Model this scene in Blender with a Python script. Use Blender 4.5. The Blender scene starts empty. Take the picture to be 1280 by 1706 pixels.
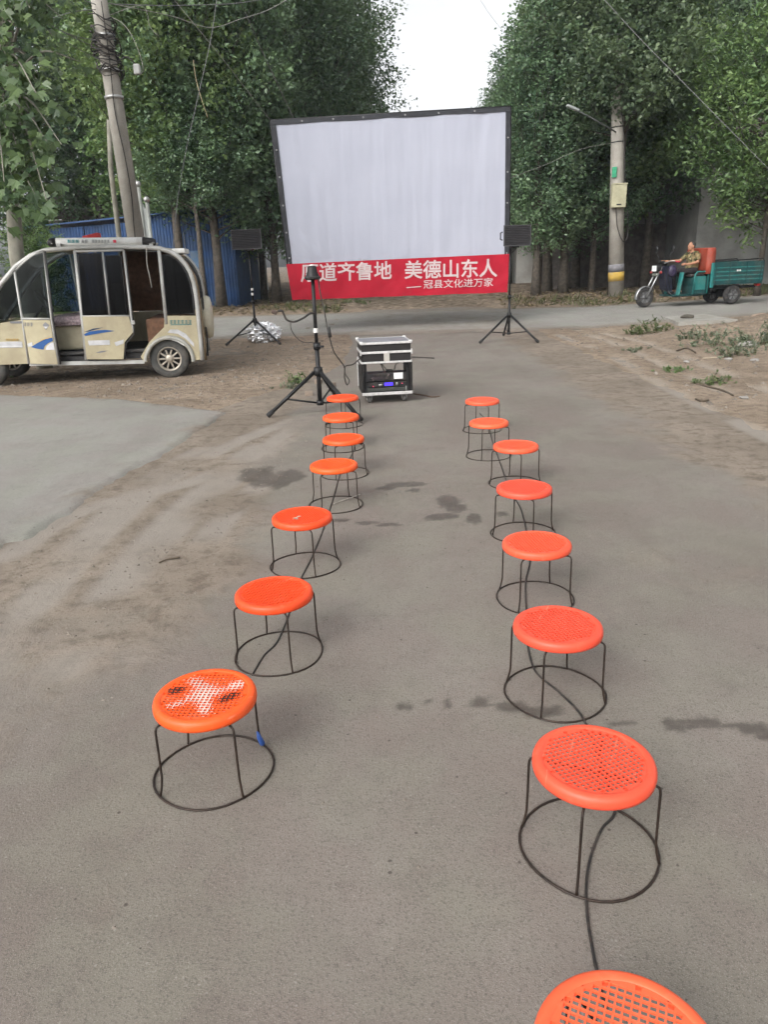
import bpy, bmesh, math, random
import numpy as np
from mathutils import Vector, Matrix, noise, geometry

# ------------------------------------------------------------------ camera, sky, sun, exposure
SC = bpy.context.scene
COL = SC.collection
CAM_H, FPX = 1.32, 1230.0
PITCH, ROLL = math.atan(417 / 1230), math.radians(2.0)
_f = Vector((0, math.cos(PITCH), -math.sin(PITCH)))
_r0 = Vector((1, 0, 0)); _u0 = Vector((0, math.sin(PITCH), math.cos(PITCH)))
_R = _r0 * math.cos(ROLL) - _u0 * math.sin(ROLL)
_U = _u0 * math.cos(ROLL) + _r0 * math.sin(ROLL)
CAM = Vector((0, 0, CAM_H))
cd = bpy.data.cameras.new('camera'); cam = bpy.data.objects.new('camera', cd); COL.objects.link(cam)
m3 = Matrix((_R, _U, -_f)).transposed()
cam.matrix_world = Matrix.Translation(CAM) @ m3.to_4x4()
cd.sensor_fit = 'VERTICAL'; cd.sensor_height = 36.0; cd.lens = 36.0 * FPX / 1706.0
cd.clip_start = 0.02; cd.clip_end = 2000
SC.camera = cam

W = bpy.data.worlds.new('World'); SC.world = W; W.use_nodes = True
wn = W.node_tree; wn.nodes.clear()
sky = wn.nodes.new('ShaderNodeTexSky'); sky.sky_type = 'NISHITA'; sky.sun_disc = False
SUN_EL, SUN_AZ = math.radians(38), math.radians(215)      # azimuth clockwise from +Y
sky.sun_elevation = SUN_EL; sky.sun_rotation = SUN_AZ
sky.air_density = 1.0; sky.dust_density = 4.0; sky.ozone_density = 1.0
hs = wn.nodes.new('ShaderNodeHueSaturation'); hs.inputs['Saturation'].default_value = 0.10
bg = wn.nodes.new('ShaderNodeBackground'); bg.inputs['Strength'].default_value = 0.15
wo = wn.nodes.new('ShaderNodeOutputWorld')
wn.links.new(sky.outputs[0], hs.inputs['Color']); wn.links.new(hs.outputs[0], bg.inputs[0]); wn.links.new(bg.outputs[0], wo.inputs[0])

sl = bpy.data.lights.new('sun', 'SUN'); sl.energy = 0.7; sl.angle = math.radians(30); sl.color = (1, .96, .9)
so = bpy.data.objects.new('sun', sl); COL.objects.link(so)
sd = Vector((math.sin(SUN_AZ) * math.cos(SUN_EL), math.cos(SUN_AZ) * math.cos(SUN_EL), math.sin(SUN_EL)))
so.rotation_euler = sd.to_track_quat('Z', 'Y').to_euler(); so.location = (0, 0, 30)

SC.view_settings.view_transform = 'Standard'; SC.view_settings.look = 'None'
SC.view_settings.exposure = 0.84; SC.view_settings.gamma = 1.0
SC.render.engine = 'CYCLES'
HAZE = 0.0010
SC.cycles.use_denoising = True
SC.cycles.max_bounces = 5; SC.cycles.transparent_max_bounces = 10
SC.cycles.diffuse_bounces = 2; SC.cycles.glossy_bounces = 2
SC.cycles.use_adaptive_sampling = True; SC.cycles.adaptive_threshold = .045; SC.cycles.adaptive_min_samples = 16

# ------------------------------------------------------------------ pixel -> place helpers
def ray(px, py): return _f + _R * ((px - 640) / FPX) + _U * ((853 - py) / FPX)
def gp(px, py, z=0.0):
    d = ray(px, py); return CAM + d * ((z - CAM_H) / d.z)
def atY(px, py, Y):
    d = ray(px, py); return CAM + d * (Y / d.y)
def ss(a, b, x):
    t = min(1.0, max(0.0, (x - a) / (b - a))); return t * t * (3 - 2 * t)
def zb(y): return 0.15 * ss(12, 18, y)
def gpb(px, py, dz=0.0):
    p = gp(px, py, dz)
    for _ in range(12): p = gp(px, py, zb(p.y) + dz)
    return p
def lerp(a, b, t): return a + (b - a) * t
def interp(x, pts):
    if x <= pts[0][0]: return pts[0][1]
    for (x0, y0), (x1, y1) in zip(pts, pts[1:]):
        if x <= x1: return y0 + (y1 - y0) * (x - x0) / (x1 - x0)
    return pts[-1][1]
def nz(x, y, z=0.0): return noise.noise(Vector((x, y, z)))

# ------------------------------------------------------------------ material helpers
class NT:
    def __init__(s, name):
        s.m = bpy.data.materials.new(name); s.m.use_nodes = True
        s.t = s.m.node_tree; s.t.nodes.clear()
        s.out = s.n('ShaderNodeOutputMaterial')
    def n(s, typ, ins=None, **props):
        nd = s.t.nodes.new(typ)
        for k, v in props.items(): setattr(nd, k, v)
        for k, v in (ins or {}).items(): s.set(nd, k, v)
        return nd
    def set(s, nd, k, v):
        sock = nd.inputs[k]
        if hasattr(v, 'is_linked') or isinstance(v, bpy.types.NodeSocket): s.t.links.new(v, sock)
        elif isinstance(v, (tuple, list)) and len(v) == 3 and sock.type == 'RGBA': sock.default_value = (*v, 1)
        else: sock.default_value = v
    def coord(s): return s.n('ShaderNodeTexCoord').outputs['Object']
    def noise(s, vec, scale, detail=4, rough=.55, dist=0.0):
        return s.n('ShaderNodeTexNoise', {'Vector': vec, 'Scale': scale, 'Detail': detail, 'Roughness': rough, 'Distortion': dist}).outputs['Fac']
    def ramp(s, fac, a, b, ca=(0, 0, 0), cb=(1, 1, 1)):
        r = s.n('ShaderNodeMapRange', {'Value': fac, 'From Min': a, 'From Max': b}, interpolation_type='SMOOTHSTEP').outputs[0]
        return r
    def math(s, op, a, b=0.0, clamp=False):
        return s.n('ShaderNodeMath', {0: a, 1: b}, operation=op, use_clamp=clamp).outputs[0]
    def mix(s, fac, a, b, blend='MIX'):
        nd = s.n('ShaderNodeMix', data_type='RGBA', blend_type=blend)
        s.set(nd, 0, fac); s.set(nd, 6, a); s.set(nd, 7, b)
        return nd.outputs[2]
    def bump(s, h, strength=.3, dist=.01, normal=None):
        nd = s.n('ShaderNodeBump', {'Height': h, 'Strength': strength, 'Distance': dist})
        if normal is not None: s.set(nd, 'Normal', normal)
        return nd.outputs[0]
    def attr(s, name): return s.n('ShaderNodeAttribute', attribute_name=name).outputs['Fac']
    def pbr(s, col, rough=.6, metal=0.0, normal=None, spec=.5, **kw):
        nd = s.n('ShaderNodeBsdfPrincipled', {'Base Color': col, 'Roughness': rough, 'Metallic': metal, 'Specular IOR Level': spec})
        if normal is not None: s.set(nd, 'Normal', normal)
        for k, v in kw.items(): s.set(nd, k, v)
        return nd.outputs[0]
    def done(s, shader):
        s.t.links.new(shader, s.out.inputs['Surface']); return s.m

def pm(name, col, rough=.6, metal=0.0, var=.18, vscale=7.0, bump=.15, bscale=80.0, dirt=0.0, dcol=(.2, .165, .13), spec=.4):
    t = NT(name); c = t.coord()
    n1 = t.noise(c, vscale, 5, .6)
    lo = tuple(x * (1 - var) for x in col); hi = tuple(min(1, x * (1 + var)) for x in col)
    base = t.mix(t.ramp(n1, .3, .7), lo, hi)
    rg = t.n('ShaderNodeMapRange', {'Value': t.noise(c, vscale * 2.3, 4), 'To Min': max(.02, rough - .1), 'To Max': min(1, rough + .12)}).outputs[0]
    if dirt > 0:
        d = t.math('MULTIPLY', t.ramp(t.noise(c, vscale * .6, 7, .7, .4), .42, .66), dirt)
        base = t.mix(d, base, dcol)
    nm = t.bump(t.noise(c, bscale, 3), bump, .003) if bump else None
    return t.done(t.pbr(base, rg, metal, nm, spec))

# ------------------------------------------------------------------ mesh helpers
class MB:
    def __init__(s): s.v = []; s.f = []; s.sm = []
    def add(s, vs, fs, smooth=False):
        o = len(s.v); s.v += [tuple(v) for v in vs]
        for f in fs: s.f.append(tuple(i + o for i in f)); s.sm.append(smooth)
        return s
    def box(s, c, size, rot=None, bevel=0.0):
        hx, hy, hz = size[0] / 2, size[1] / 2, size[2] / 2
        b = min(bevel, hx * .9, hy * .9, hz * .9); c = Vector(c)
        if b <= 0:
            vs = [Vector((x, y, z)) for x in (-hx, hx) for y in (-hy, hy) for z in (-hz, hz)]
            fs = [(0, 1, 3, 2), (4, 6, 7, 5), (0, 4, 5, 1), (2, 3, 7, 6), (0, 2, 6, 4), (1, 5, 7, 3)]
        else:
            bm = bmesh.new(); bmesh.ops.create_cube(bm, size=1)
            for v in bm.verts: v.co = Vector((v.co.x * 2 * hx, v.co.y * 2 * hy, v.co.z * 2 * hz))
            bmesh.ops.bevel(bm, geom=bm.edges[:], offset=b, segments=2, affect='EDGES', profile=.5)
            bm.verts.index_update(); vs = [v.co.copy() for v in bm.verts]; fs = [tuple(v.index for v in f.verts) for f in bm.faces]; bm.free()
        if rot is not None: vs = [rot @ v for v in vs]
        return s.add([v + c for v in vs], fs)
    def tube(s, pts, r, sides=8, closed=False, caps=True):
        pts = [Vector(p) for p in pts]; n = len(pts)
        rs = r if isinstance(r, (list, tuple)) else [r] * n
        vs = []; ref = None
        for i, p in enumerate(pts):
            if closed: d = pts[(i + 1) % n] - pts[i - 1]
            else: d = pts[min(i + 1, n - 1)] - pts[max(i - 1, 0)]
            if d.length < 1e-9: d = Vector((0, 0, 1))
            d.normalize()
            if ref is None:
                ref = Vector((0, 0, 1)) if abs(d.z) < .9 else Vector((1, 0, 0))
            u = ref - d * ref.dot(d)
            if u.length < 1e-6: u = d.orthogonal()
            u.normalize(); ref = u; w = d.cross(u)
            for k in range(sides):
                a = 2 * math.pi * k / sides; vs.append(p + (u * math.cos(a) + w * math.sin(a)) * rs[i])
        fs = []
        for i in range(n if closed else n - 1):
            j = (i + 1) % n
            for k in range(sides):
                k2 = (k + 1) % sides; fs.append((i * sides + k, i * sides + k2, j * sides + k2, j * sides + k))
        if caps and not closed:
            fs.append(tuple(reversed(range(sides)))); fs.append(tuple((n - 1) * sides + k for k in range(sides)))
        return s.add(vs, fs, True)
    def lathe(s, prof, seg=32, mat=None, smooth=True):
        n = len(prof); vs = []
        for k in range(seg):
            a = 2 * math.pi * k / seg
            for (r, z) in prof:
                v = Vector((r * math.cos(a), r * math.sin(a), z)); vs.append(mat @ v if mat else v)
        fs = []
        for k in range(seg):
            k2 = (k + 1) % seg
            for i in range(n - 1): fs.append((k * n + i, k2 * n + i, k2 * n + i + 1, k * n + i + 1))
        return s.add(vs, fs, smooth)
    def ell(s, c, rad, rot=None, seg=14, rings=9):
        vs = []; c = Vector(c)
        for i in range(rings + 1):
            t = math.pi * i / rings
            for k in range(seg):
                a = 2 * math.pi * k / seg
                v = Vector((rad[0] * math.sin(t) * math.cos(a), rad[1] * math.sin(t) * math.sin(a), rad[2] * math.cos(t)))
                vs.append((rot @ v if rot else v) + c)
        fs = [(i * seg + k, (i + 1) * seg + k, (i + 1) * seg + (k + 1) % seg, i * seg + (k + 1) % seg) for i in range(rings) for k in range(seg)]
        return s.add(vs, fs, True)
    def prism(s, poly, d):                         # planar 3D polygon pushed along vector d
        poly = [Vector(p) for p in poly]; n = len(poly); d = Vector(d)
        tris = geometry.tessellate_polygon([poly])
        vs = poly + [p + d for p in poly]
        fs = [tuple(t) for t in tris] + [tuple(n + i for i in reversed(t)) for t in tris]
        fs += [(i, (i + 1) % n, n + (i + 1) % n, n + i) for i in range(n)]
        return s.add(vs, fs)
    def xform(s, M): s.v = [tuple(M @ Vector(v)) for v in s.v]; return s
    def build(s, name, mat, parent=None, local=False, fix=True):
        me = bpy.data.meshes.new(name)
        off = Vector((0, 0, 0))
        if parent is not None and not local:
            o = parent
            while o is not None: off += o.location; o = o.parent
        me.from_pydata([(v[0] - off.x, v[1] - off.y, v[2] - off.z) for v in s.v], [], s.f)
        me.polygons.foreach_set('use_smooth', s.sm)
        if fix:
            bm = bmesh.new(); bm.from_mesh(me); bmesh.ops.recalc_face_normals(bm, faces=bm.faces[:]); bm.to_mesh(me); bm.free()
        me.materials.append(mat)
        ob = bpy.data.objects.new(name, me); COL.objects.link(ob)
        if parent is not None: ob.parent = parent
        return ob

def tag(o, label, cat, group=None, kind=None):
    if label: o['label'] = label
    if cat: o['category'] = cat
    if group: o['group'] = group
    if kind: o['kind'] = kind
    return o
def thing(name, label, cat, loc=(0, 0, 0), rotz=0.0, group=None):
    o = bpy.data.objects.new(name, None); COL.objects.link(o); o.empty_display_size = .1
    o.location = loc; o.rotation_euler = (0, 0, rotz)
    return tag(o, label, cat, group)
def copy_tree(o, parent=None):
    c = o.copy(); COL.objects.link(c); c.parent = parent
    for ch in list(o.children): copy_tree(ch, c)
    return c
def smoothpts(pts, n=8):                            # Catmull-Rom
    pts = [Vector(p) for p in pts]; P = [pts[0] * 2 - pts[1]] + pts + [pts[-1] * 2 - pts[-2]]; out = []
    for i in range(1, len(P) - 2):
        a, b, c, d = P[i - 1:i + 3]
        for k in range(n):
            t = k / n
            out.append(.5 * ((2 * b) + (c - a) * t + (2 * a - 5 * b + 4 * c - d) * t * t + (3 * b - a - 3 * c + d) * t ** 3))
    out.append(pts[-1]); return out

def grid_mesh(name, xs, ys, zf, mat, attrs=None, keep=None):
    nx, ny = len(xs), len(ys); vs = []; at = {k: [] for k in (attrs or {})}
    for y in ys:
        for x in xs:
            x2, y2 = x, y
            vs.append((x2, y2, zf(x2, y2)))
            for k, fn in (attrs or {}).items(): at[k].append(fn(x2, y2))
    fs = [(j * nx + i, j * nx + i + 1, (j + 1) * nx + i + 1, (j + 1) * nx + i) for j in range(ny - 1) for i in range(nx - 1)]
    me = bpy.data.meshes.new(name); me.from_pydata(vs, [], fs)
    me.polygons.foreach_set('use_smooth', [True] * len(fs))
    for k in at:
        a = me.attributes.new(k, 'FLOAT', 'POINT'); a.data.foreach_set('value', at[k])
    me.materials.append(mat); ob = bpy.data.objects.new(name, me); COL.objects.link(ob); return ob
def steps(knots):                                   # [(pos, spacing), ...] -> graded coordinate list
    out = [knots[0][0]]
    while out[-1] < knots[-1][0]: out.append(out[-1] + interp(out[-1], knots))
    return out

# ------------------------------------------------------------------ ground, roads
def crown_xl(y): return -2.0 + 1.5 * ss(5.5, 10.5, y)
YL = [(-60, 13.8), (-3, 14.2), (0, 14.2), (4, 13.9), (8, 15.1), (14, 17.4), (60, 34)]
YU = [(-60, 19.0), (-3, 18.9), (3, 18.2), (5, 17.9), (8, 18.9), (14, 22.0), (60, 42)]
AX = [(-9, -2.5), (0, -2.25)] + sorted([(gp(*q).y, gp(*q).x) for q in [(375, 690), (350, 706), (300, 737), (268, 762), (208, 788), (150, 822), (100, 860), (40, 898), (0, 908)]])
AY = [(-12, 8.75), (-4.4, 8.5), (-2.8, 7.9), (-1.5, 6.95)]
def d_main(x, y): return max(crown_xl(y) - x, x - 2.9)
def d_cross(x, y): return max(interp(x, YL) - y, y - interp(x, YU))
def d_apron(x, y): return max(x - interp(y, AX), y - interp(x, AY))
TRK = []                                            # tyre tracks pressed into the dirt: polylines on the ground
def _trk(pxs): TRK.append([(p.x, p.y) for p in smoothpts([gp(*q) for q in pxs], 6)])
_trk([(60, 1010), (160, 900), (280, 800), (400, 735), (520, 690)])
_trk([(150, 1080), (260, 920), (360, 820), (470, 750), (560, 700)])
_trk([(-20, 1120), (60, 1000), (150, 890), (250, 800), (350, 740)])
_trk([(230, 1090), (330, 920), (410, 830), (500, 760)])
_trk([(100, 1120), (200, 960), (300, 850), (380, 790), (480, 720), (560, 660)])
_trk([(10, 930), (140, 850), (330, 800), (430, 745)])
_trk([(1290, 735), (1180, 680), (1100, 640), (1010, 590), (930, 560)])
_trk([(1290, 690), (1200, 650), (1110, 610), (1030, 575), (960, 553)])
_trk([(1290, 655), (1190, 615), (1080, 575), (1000, 556)])
_tb = [(min(p[0] for p in t) - .3, max(p[0] for p in t) + .3, min(p[1] for p in t) - .3, max(p[1] for p in t) + .3) for t in TRK]
def track(x, y):
    best = 0.0
    for t, b in zip(TRK, _tb):
        if not (b[0] < x < b[1] and b[2] < y < b[3]): continue
        for (x0, y0), (x1, y1) in zip(t, t[1:]):
            dx, dy = x1 - x0, y1 - y0; L = dx * dx + dy * dy + 1e-9
            u = min(1, max(0, ((x - x0) * dx + (y - y0) * dy) / L))
            d = math.hypot(x - x0 - u * dx, y - y0 - u * dy)
            w = 1 - ss(.05, .12, d)
            if w > best: best = w
    return best * ss(-.35, .1, nz(x * 1.7, y * 1.7, 9))
def sand_amt(x, y):
    wob = .22 * nz(x * .9, y * .7, 3) + .12 * nz(x * 3, y * 2.4, 5)
    l = ss(-.35, .45, (-.62 + wob * 1.3) - x) * lerp(.35, 1, ss(1.6, 3.4, y)) * (1 - .25 * ss(0, .6, -1.3 - x) * (1 - ss(2.4, 3.4, y)))
    r = ss(-.75, .45, x - (2.2 + wob * 1.5))
    far = .45 * ss(11.5, 15, y) * (.5 + .5 * nz(x * .5, y * .35, 8))
    return max(l, r, far, .22 + .24 * nz(x * .6, y * .5, 1))
def ground_z(x, y):
    d = min(d_main(x, y), d_cross(x, y)); da = d_apron(x, y)
    e = min(d, da * 1.0)
    e += .10 * nz(x * 1.3, y * 1.3, 2) + .05 * nz(x * 4, y * 4, 7)
    rel = lerp(-.035, .014, ss(-.3, .12, e))
    out = ss(-.1, .5, e)
    near = 1 if y < 30 else .3
    rel += out * near * (.014 * nz(x * 2.2, y * 2.2, 4) + .008 * nz(x * 7, y * 7, 5) + .005 * nz(x * 17, y * 17, 6))
    far = ss(.2, 2.0, e)
    rel += far * .05 * nz(x * .45, y * .45, 11)
    rel -= out * .022 * track(x, y)
    mound = .30 * math.exp(-((x - 8.0) / 1.5) ** 2 - ((y - 13.0) / 2.2) ** 2) + .10 * math.exp(-((x - 5.8) / 1.6) ** 2 - ((y - 11.5) / 2.0) ** 2)
    rel += far * mound * (1 + .8 * nz(x * 1.8, y * 1.8, 21) + .35 * nz(x * 5, y * 5, 22))
    rel += .10 * ss(0, 2.2, y - interp(x, YU)) + .04 * ss(0, 1.2, y - interp(x, YU)) * nz(x * .8, y * .8, 31)
    return zb(y) + rel
def road_z(x, y):
    s = sand_amt(x, y)
    return zb(y) + .004 + .006 * s * (nz(x * 6, y * 6, 12) + .5) - .005 * s * track(x, y)

WET = []                                            # damp stains: (x, y, rx, ry)
for (px, py, rx, ry) in [(430, 792, 34, 15), (462, 800, 40, 17), (480, 795, 36, 12), (748, 838, 22, 14), (760, 848, 20, 10), (738, 862, 34, 7),
        (570, 868, 22, 4), (610, 872, 26, 4), (650, 876, 26, 4), (672, 1180, 24, 11), (708, 1172, 9, 5), (745, 1175, 13, 8), (800, 1174, 30, 9), (850, 1180, 40, 10),
        (905, 1187, 44, 12), (1040, 1208, 30, 8), (1128, 1209, 30, 14), (1178, 1205, 26, 14), (1220, 1212, 30, 7), (1256, 1214, 36, 14), (1290, 1226, 40, 12),
        (680, 808, 40, 5), (640, 815, 20, 3), (790, 866, 16, 10), (835, 858, 14, 5), (690, 818, 12, 4)]:
    c = gp(px, py); a = gp(px + rx, py); b = gp(px, py - ry); b2 = gp(px, py + ry)
    WET.append((c.x, c.y, abs(a.x - c.x), abs(b.y - b2.y) / 2))
def wet_amt(x, y):
    if y > 6 or y < 1: return 0.0
    best = 0.0
    for (cx, cy, rx, ry) in WET:
        if abs(x - cx) < rx * 1.8 and abs(y - cy) < ry * 1.8:
            d = math.hypot((x - cx) / rx, (y - cy) / ry)
            d += .35 * nz(x * 9, y * 9, 40) + .2 * nz(x * 22, y * 22, 41)
            best = max(best, 1 - ss(.65, 1.15, d))
    return best

def soil(t, c):                                     # dirt colour and height, shared by ground and sand on the roads
    n1 = t.noise(c, 1.1, 6, .6, .3); n2 = t.noise(c, 9, 6, .65); n3 = t.noise(c, 70, 3, .6); n4 = t.noise(c, 260, 2)
    col = t.mix(t.ramp(n1, .35, .68), (.165, .142, .119), (.225, .197, .168))
    col = t.mix(t.math('MULTIPLY', t.ramp(n2, .46, .66), .75), col, (.105, .087, .071))
    col = t.mix(t.math('MULTIPLY', t.ramp(n3, .56, .68), .6), col, (.085, .07, .057))
    col = t.mix(t.math('MULTIPLY', t.ramp(n4, .62, .72), .5), col, (.30, .275, .245))
    h = t.math('ADD', t.math('ADD', t.math('MULTIPLY', n2, 1.0), t.math('MULTIPLY', n3, .5)), t.math('MULTIPLY', n4, .15))
    return col, h

def mat_ground():
    t = NT('bare_soil'); c = t.coord(); col, h = soil(t, c)
    col = t.mix(1.0, col, (1.60, 1.45, 1.29), 'MULTIPLY')
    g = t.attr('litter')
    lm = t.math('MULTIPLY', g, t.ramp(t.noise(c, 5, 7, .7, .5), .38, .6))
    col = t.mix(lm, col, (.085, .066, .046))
    col = t.mix(t.math('MULTIPLY', lm, t.ramp(t.noise(c, 42, 4, .7), .55, .68)), col, (.17, .135, .085))
    col = t.mix(t.math('MULTIPLY', t.attr('track'), .75), col, (.36, .31, .255))
    return t.done(t.pbr(col, .95, 0, t.bump(h, 1.0, .035), .2))
def mat_road(name, c1, c2, sandk=1.0):
    t = NT(name); c = t.coord()
    n1 = t.noise(c, .55, 5, .6, .4); n2 = t.noise(c, 6, 6, .65); n3 = t.noise(c, 150, 3, .7); n4 = t.noise(c, 420, 2)
    col = t.mix(t.ramp(n1, .35, .66), c1, c2)
    st = t.n('ShaderNodeMapping', {'Vector': c, 'Scale': (1.6, .28, 1)}).outputs[0]
    col = t.mix(t.math('MULTIPLY', t.ramp(t.noise(st, 1.3, 6, .62, .5), .42, .66), .32), col, tuple(x * q for x, q in zip(c1, (.80, .75, .72))))
    col = t.mix(t.math('MULTIPLY', t.ramp(t.noise(c, 19, 5, .7), .52, .70), .38), col, tuple(x * .70 for x in c1))
    col = t.mix(t.math('MULTIPLY', t.ramp(t.noise(c, 27, 5, .7, .3), .56, .72), .30), col, tuple(x * 1.28 for x in c2))
    tint = t.noise(c, 2.3, 4, .6)
    col = t.mix(t.math('MULTIPLY', t.ramp(tint, .45, .65), .5), col, (c2[0] * .96, c2[1] * 1.01, c2[2] * .93))
    col = t.mix(t.math('MULTIPLY', t.ramp(tint, .55, .35), .4), col, (c1[0] * 1.10, c1[1] * 1.0, c1[2] * 1.04))
    col = t.mix(t.math('MULTIPLY', t.ramp(n2, .5, .75), .30), col, tuple(x * .68 for x in c1))
    col = t.mix(t.math('MULTIPLY', t.ramp(n3, .50, .66), .6), col, tuple(x * .58 for x in c1))
    col = t.mix(t.math('MULTIPLY', t.ramp(n4, .56, .68), .5), col, tuple(min(1, x * 1.7) for x in c2))
    vor = t.n('ShaderNodeTexVoronoi', {'Vector': c, 'Scale': 38.0, 'Randomness': 1.0}).outputs['Distance']
    pit = t.math('MULTIPLY', t.ramp(vor, .13, .05), t.ramp(t.noise(c, 3.1, 3), .55, .66))
    col = t.mix(t.math('MULTIPLY', pit, .8), col, (.05, .043, .036))
    vr2 = t.n('ShaderNodeTexVoronoi', {'Vector': c, 'Scale': 17.0, 'Randomness': 1.0})
    sp2 = t.math('MULTIPLY', t.ramp(vr2.outputs['Distance'], .10, .06), t.math('GREATER_THAN', t.n('ShaderNodeSeparateColor', {0: vr2.outputs['Color']}).outputs[0], .72))
    col = t.mix(t.math('MULTIPLY', sp2, .75), col, (.055, .045, .038))
    vr3 = t.n('ShaderNodeTexVoronoi', {'Vector': c, 'Scale': 60.0, 'Randomness': 1.0})
    sp3 = t.math('MULTIPLY', t.ramp(vr3.outputs['Distance'], .20, .12), t.math('GREATER_THAN', t.n('ShaderNodeSeparateColor', {0: vr3.outputs['Color']}).outputs[1], .82))
    col = t.mix(t.math('MULTIPLY', sp3, .35), col, (.33, .31, .28))
    scol, sh = soil(t, c); scol = t.mix(1.0, scol, (1.09, 1.04, .98), 'MULTIPLY')
    s = t.attr('sand')
    k = t.math('ADD', s, t.math('MULTIPLY', t.math('SUBTRACT', t.noise(c, 2.6, 8, .72, .6), .5), 1.3))
    k = t.math('MULTIPLY', t.ramp(k, .30, .85), sandk)
    col = t.mix(k, col, scol)
    col = t.mix(t.math('MULTIPLY', t.math('MULTIPLY', t.attr('track'), k), .85), col, (.255, .228, .198))
    w = t.attr('wet')
    w = t.ramp(t.math('ADD', w, t.math('MULTIPLY', t.math('SUBTRACT', t.noise(c, 24, 7, .75), .5), 1.5)), .2, 1.1)
    col = t.mix(t.math('MULTIPLY', w, .70), col, (.052, .043, .037))
    rg = t.math('SUBTRACT', .92, t.math('MULTIPLY', w, .3))
    hh = t.math('ADD', t.math('MULTIPLY', n3, .45), t.math('ADD', t.math('MULTIPLY', n4, .2), t.math('MULTIPLY', t.math('MULTIPLY', sh, k), 1.2)))
    return t.done(t.pbr(col, rg, 0, t.bump(hh, .55, .008), .25))

M_GROUND = mat_ground()
M_ROAD = mat_road('worn_road_concrete', (.168, .148, .127), (.214, .193, .169))
M_CROSS = mat_road('cross_road_concrete', (.235, .225, .207), (.29, .28, .258), .7)
M_APRON = mat_road('apron_concrete', (.212, .202, .182), (.262, .252, .230), .9)

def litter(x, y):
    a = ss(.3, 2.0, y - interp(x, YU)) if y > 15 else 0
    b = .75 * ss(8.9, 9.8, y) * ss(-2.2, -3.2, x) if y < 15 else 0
    b = .75 * ss(8.9, 9.8, y) * (1 - ss(-3.4, -2.0, x)) if y < 15 else 0  # also browns and darkens the soil under and behind the van
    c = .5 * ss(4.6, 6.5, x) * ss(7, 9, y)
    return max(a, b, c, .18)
gx = steps([(-260, 40), (-60, 12), (-20, 1.2), (-7, .22), (-5.5, .055), (6.5, .055), (10, .12), (16, .6), (40, 6), (80, 20), (260, 60)])
gy = steps([(-8, 1.0), (1, .3), (3, .06), (9, .05), (16, .075), (21, .14), (30, .6), (60, 3), (120, 12), (420, 70)])
go = grid_mesh('ground', gx, gy, ground_z, M_GROUND, {'litter': litter, 'track': track}); go['kind'] = 'structure'

rx = steps([(-2.7, .05), (-2.1, .03), (3.15, .03)])
ry = steps([(-4, .3), (.6, .03), (4, .03), (8, .05), (14, .12), (30, .5), (130, 6)])
ro = grid_mesh('road', rx, ry, road_z, M_ROAD, {'sand': sand_amt, 'wet': wet_amt, 'track': track}); ro['kind'] = 'structure'

def build_cross():
    xs = steps([(-60, 2.5), (-12, .5), (-5, .2), (12, .2), (20, 1.0), (60, 4)]); n = 26; vs = []; sand = []
    for x in xs:
        a, b = interp(x, YL) - .25, interp(x, YU) + .25
        for j in range(n):
            y = lerp(a, b, j / (n - 1)); e = min(j, n - 1 - j) / (n - 1)
            s = max(1 - ss(.0, .22, e), .45 * ss(-1.2, 0.2, x) * (1 - ss(2.5, 4.2, x)))
            vs.append((x, y, zb(y) + .010 + .004 * nz(x * 2, y * 2, 3))); sand.append(s * .9 + .15)
    fs = [(i * n + j, (i + 1) * n + j, (i + 1) * n + j + 1, i * n + j + 1) for i in range(len(xs) - 1) for j in range(n - 1)]
    me = bpy.data.meshes.new('cross_road'); me.from_pydata(vs, [], fs); me.polygons.foreach_set('use_smooth', [True] * len(fs))
    at = me.attributes.new('sand', 'FLOAT', 'POINT'); at.data.foreach_set('value', sand)
    me.materials.append(M_CROSS); o = bpy.data.objects.new('cross_road', me); COL.objects.link(o); o['kind'] = 'structure'
build_cross()

AE = lambda x, y: d_apron(x, y) + .05 * nz(x * 3.2, y * 3.2, 50) + .03 * nz(x * 9, y * 9, 51) + .012 * nz(x * 25, y * 25, 52)
def apron_z(x, y): return lerp(.024, -.02, ss(-.02, .10, AE(x, y))) + .003 * nz(x * 1.5, y * 1.5, 53)
def apron_sand(x, y): return .16 + .6 * ss(-.30, .02, AE(x, y)) * (.6 + .5 * nz(x * 2, y * 2, 54))
def build_apron():
    xs = steps([(-14, 1.0), (-6, .25), (-4.6, .05), (-1.2, .022)]); ys = steps([(-4, .6), (2.5, .05), (3.2, .03), (8.8, .04)])
    o = grid_mesh('concrete_apron', xs, ys, apron_z, M_APRON, {'sand': apron_sand}); o['kind'] = 'structure'
    bm = bmesh.new(); bm.from_mesh(o.data); bmesh.ops.delete(bm, geom=[v for v in bm.verts if v.co.z < -.0195], context='VERTS'); bm.to_mesh(o.data); bm.free()
build_apron()

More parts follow.
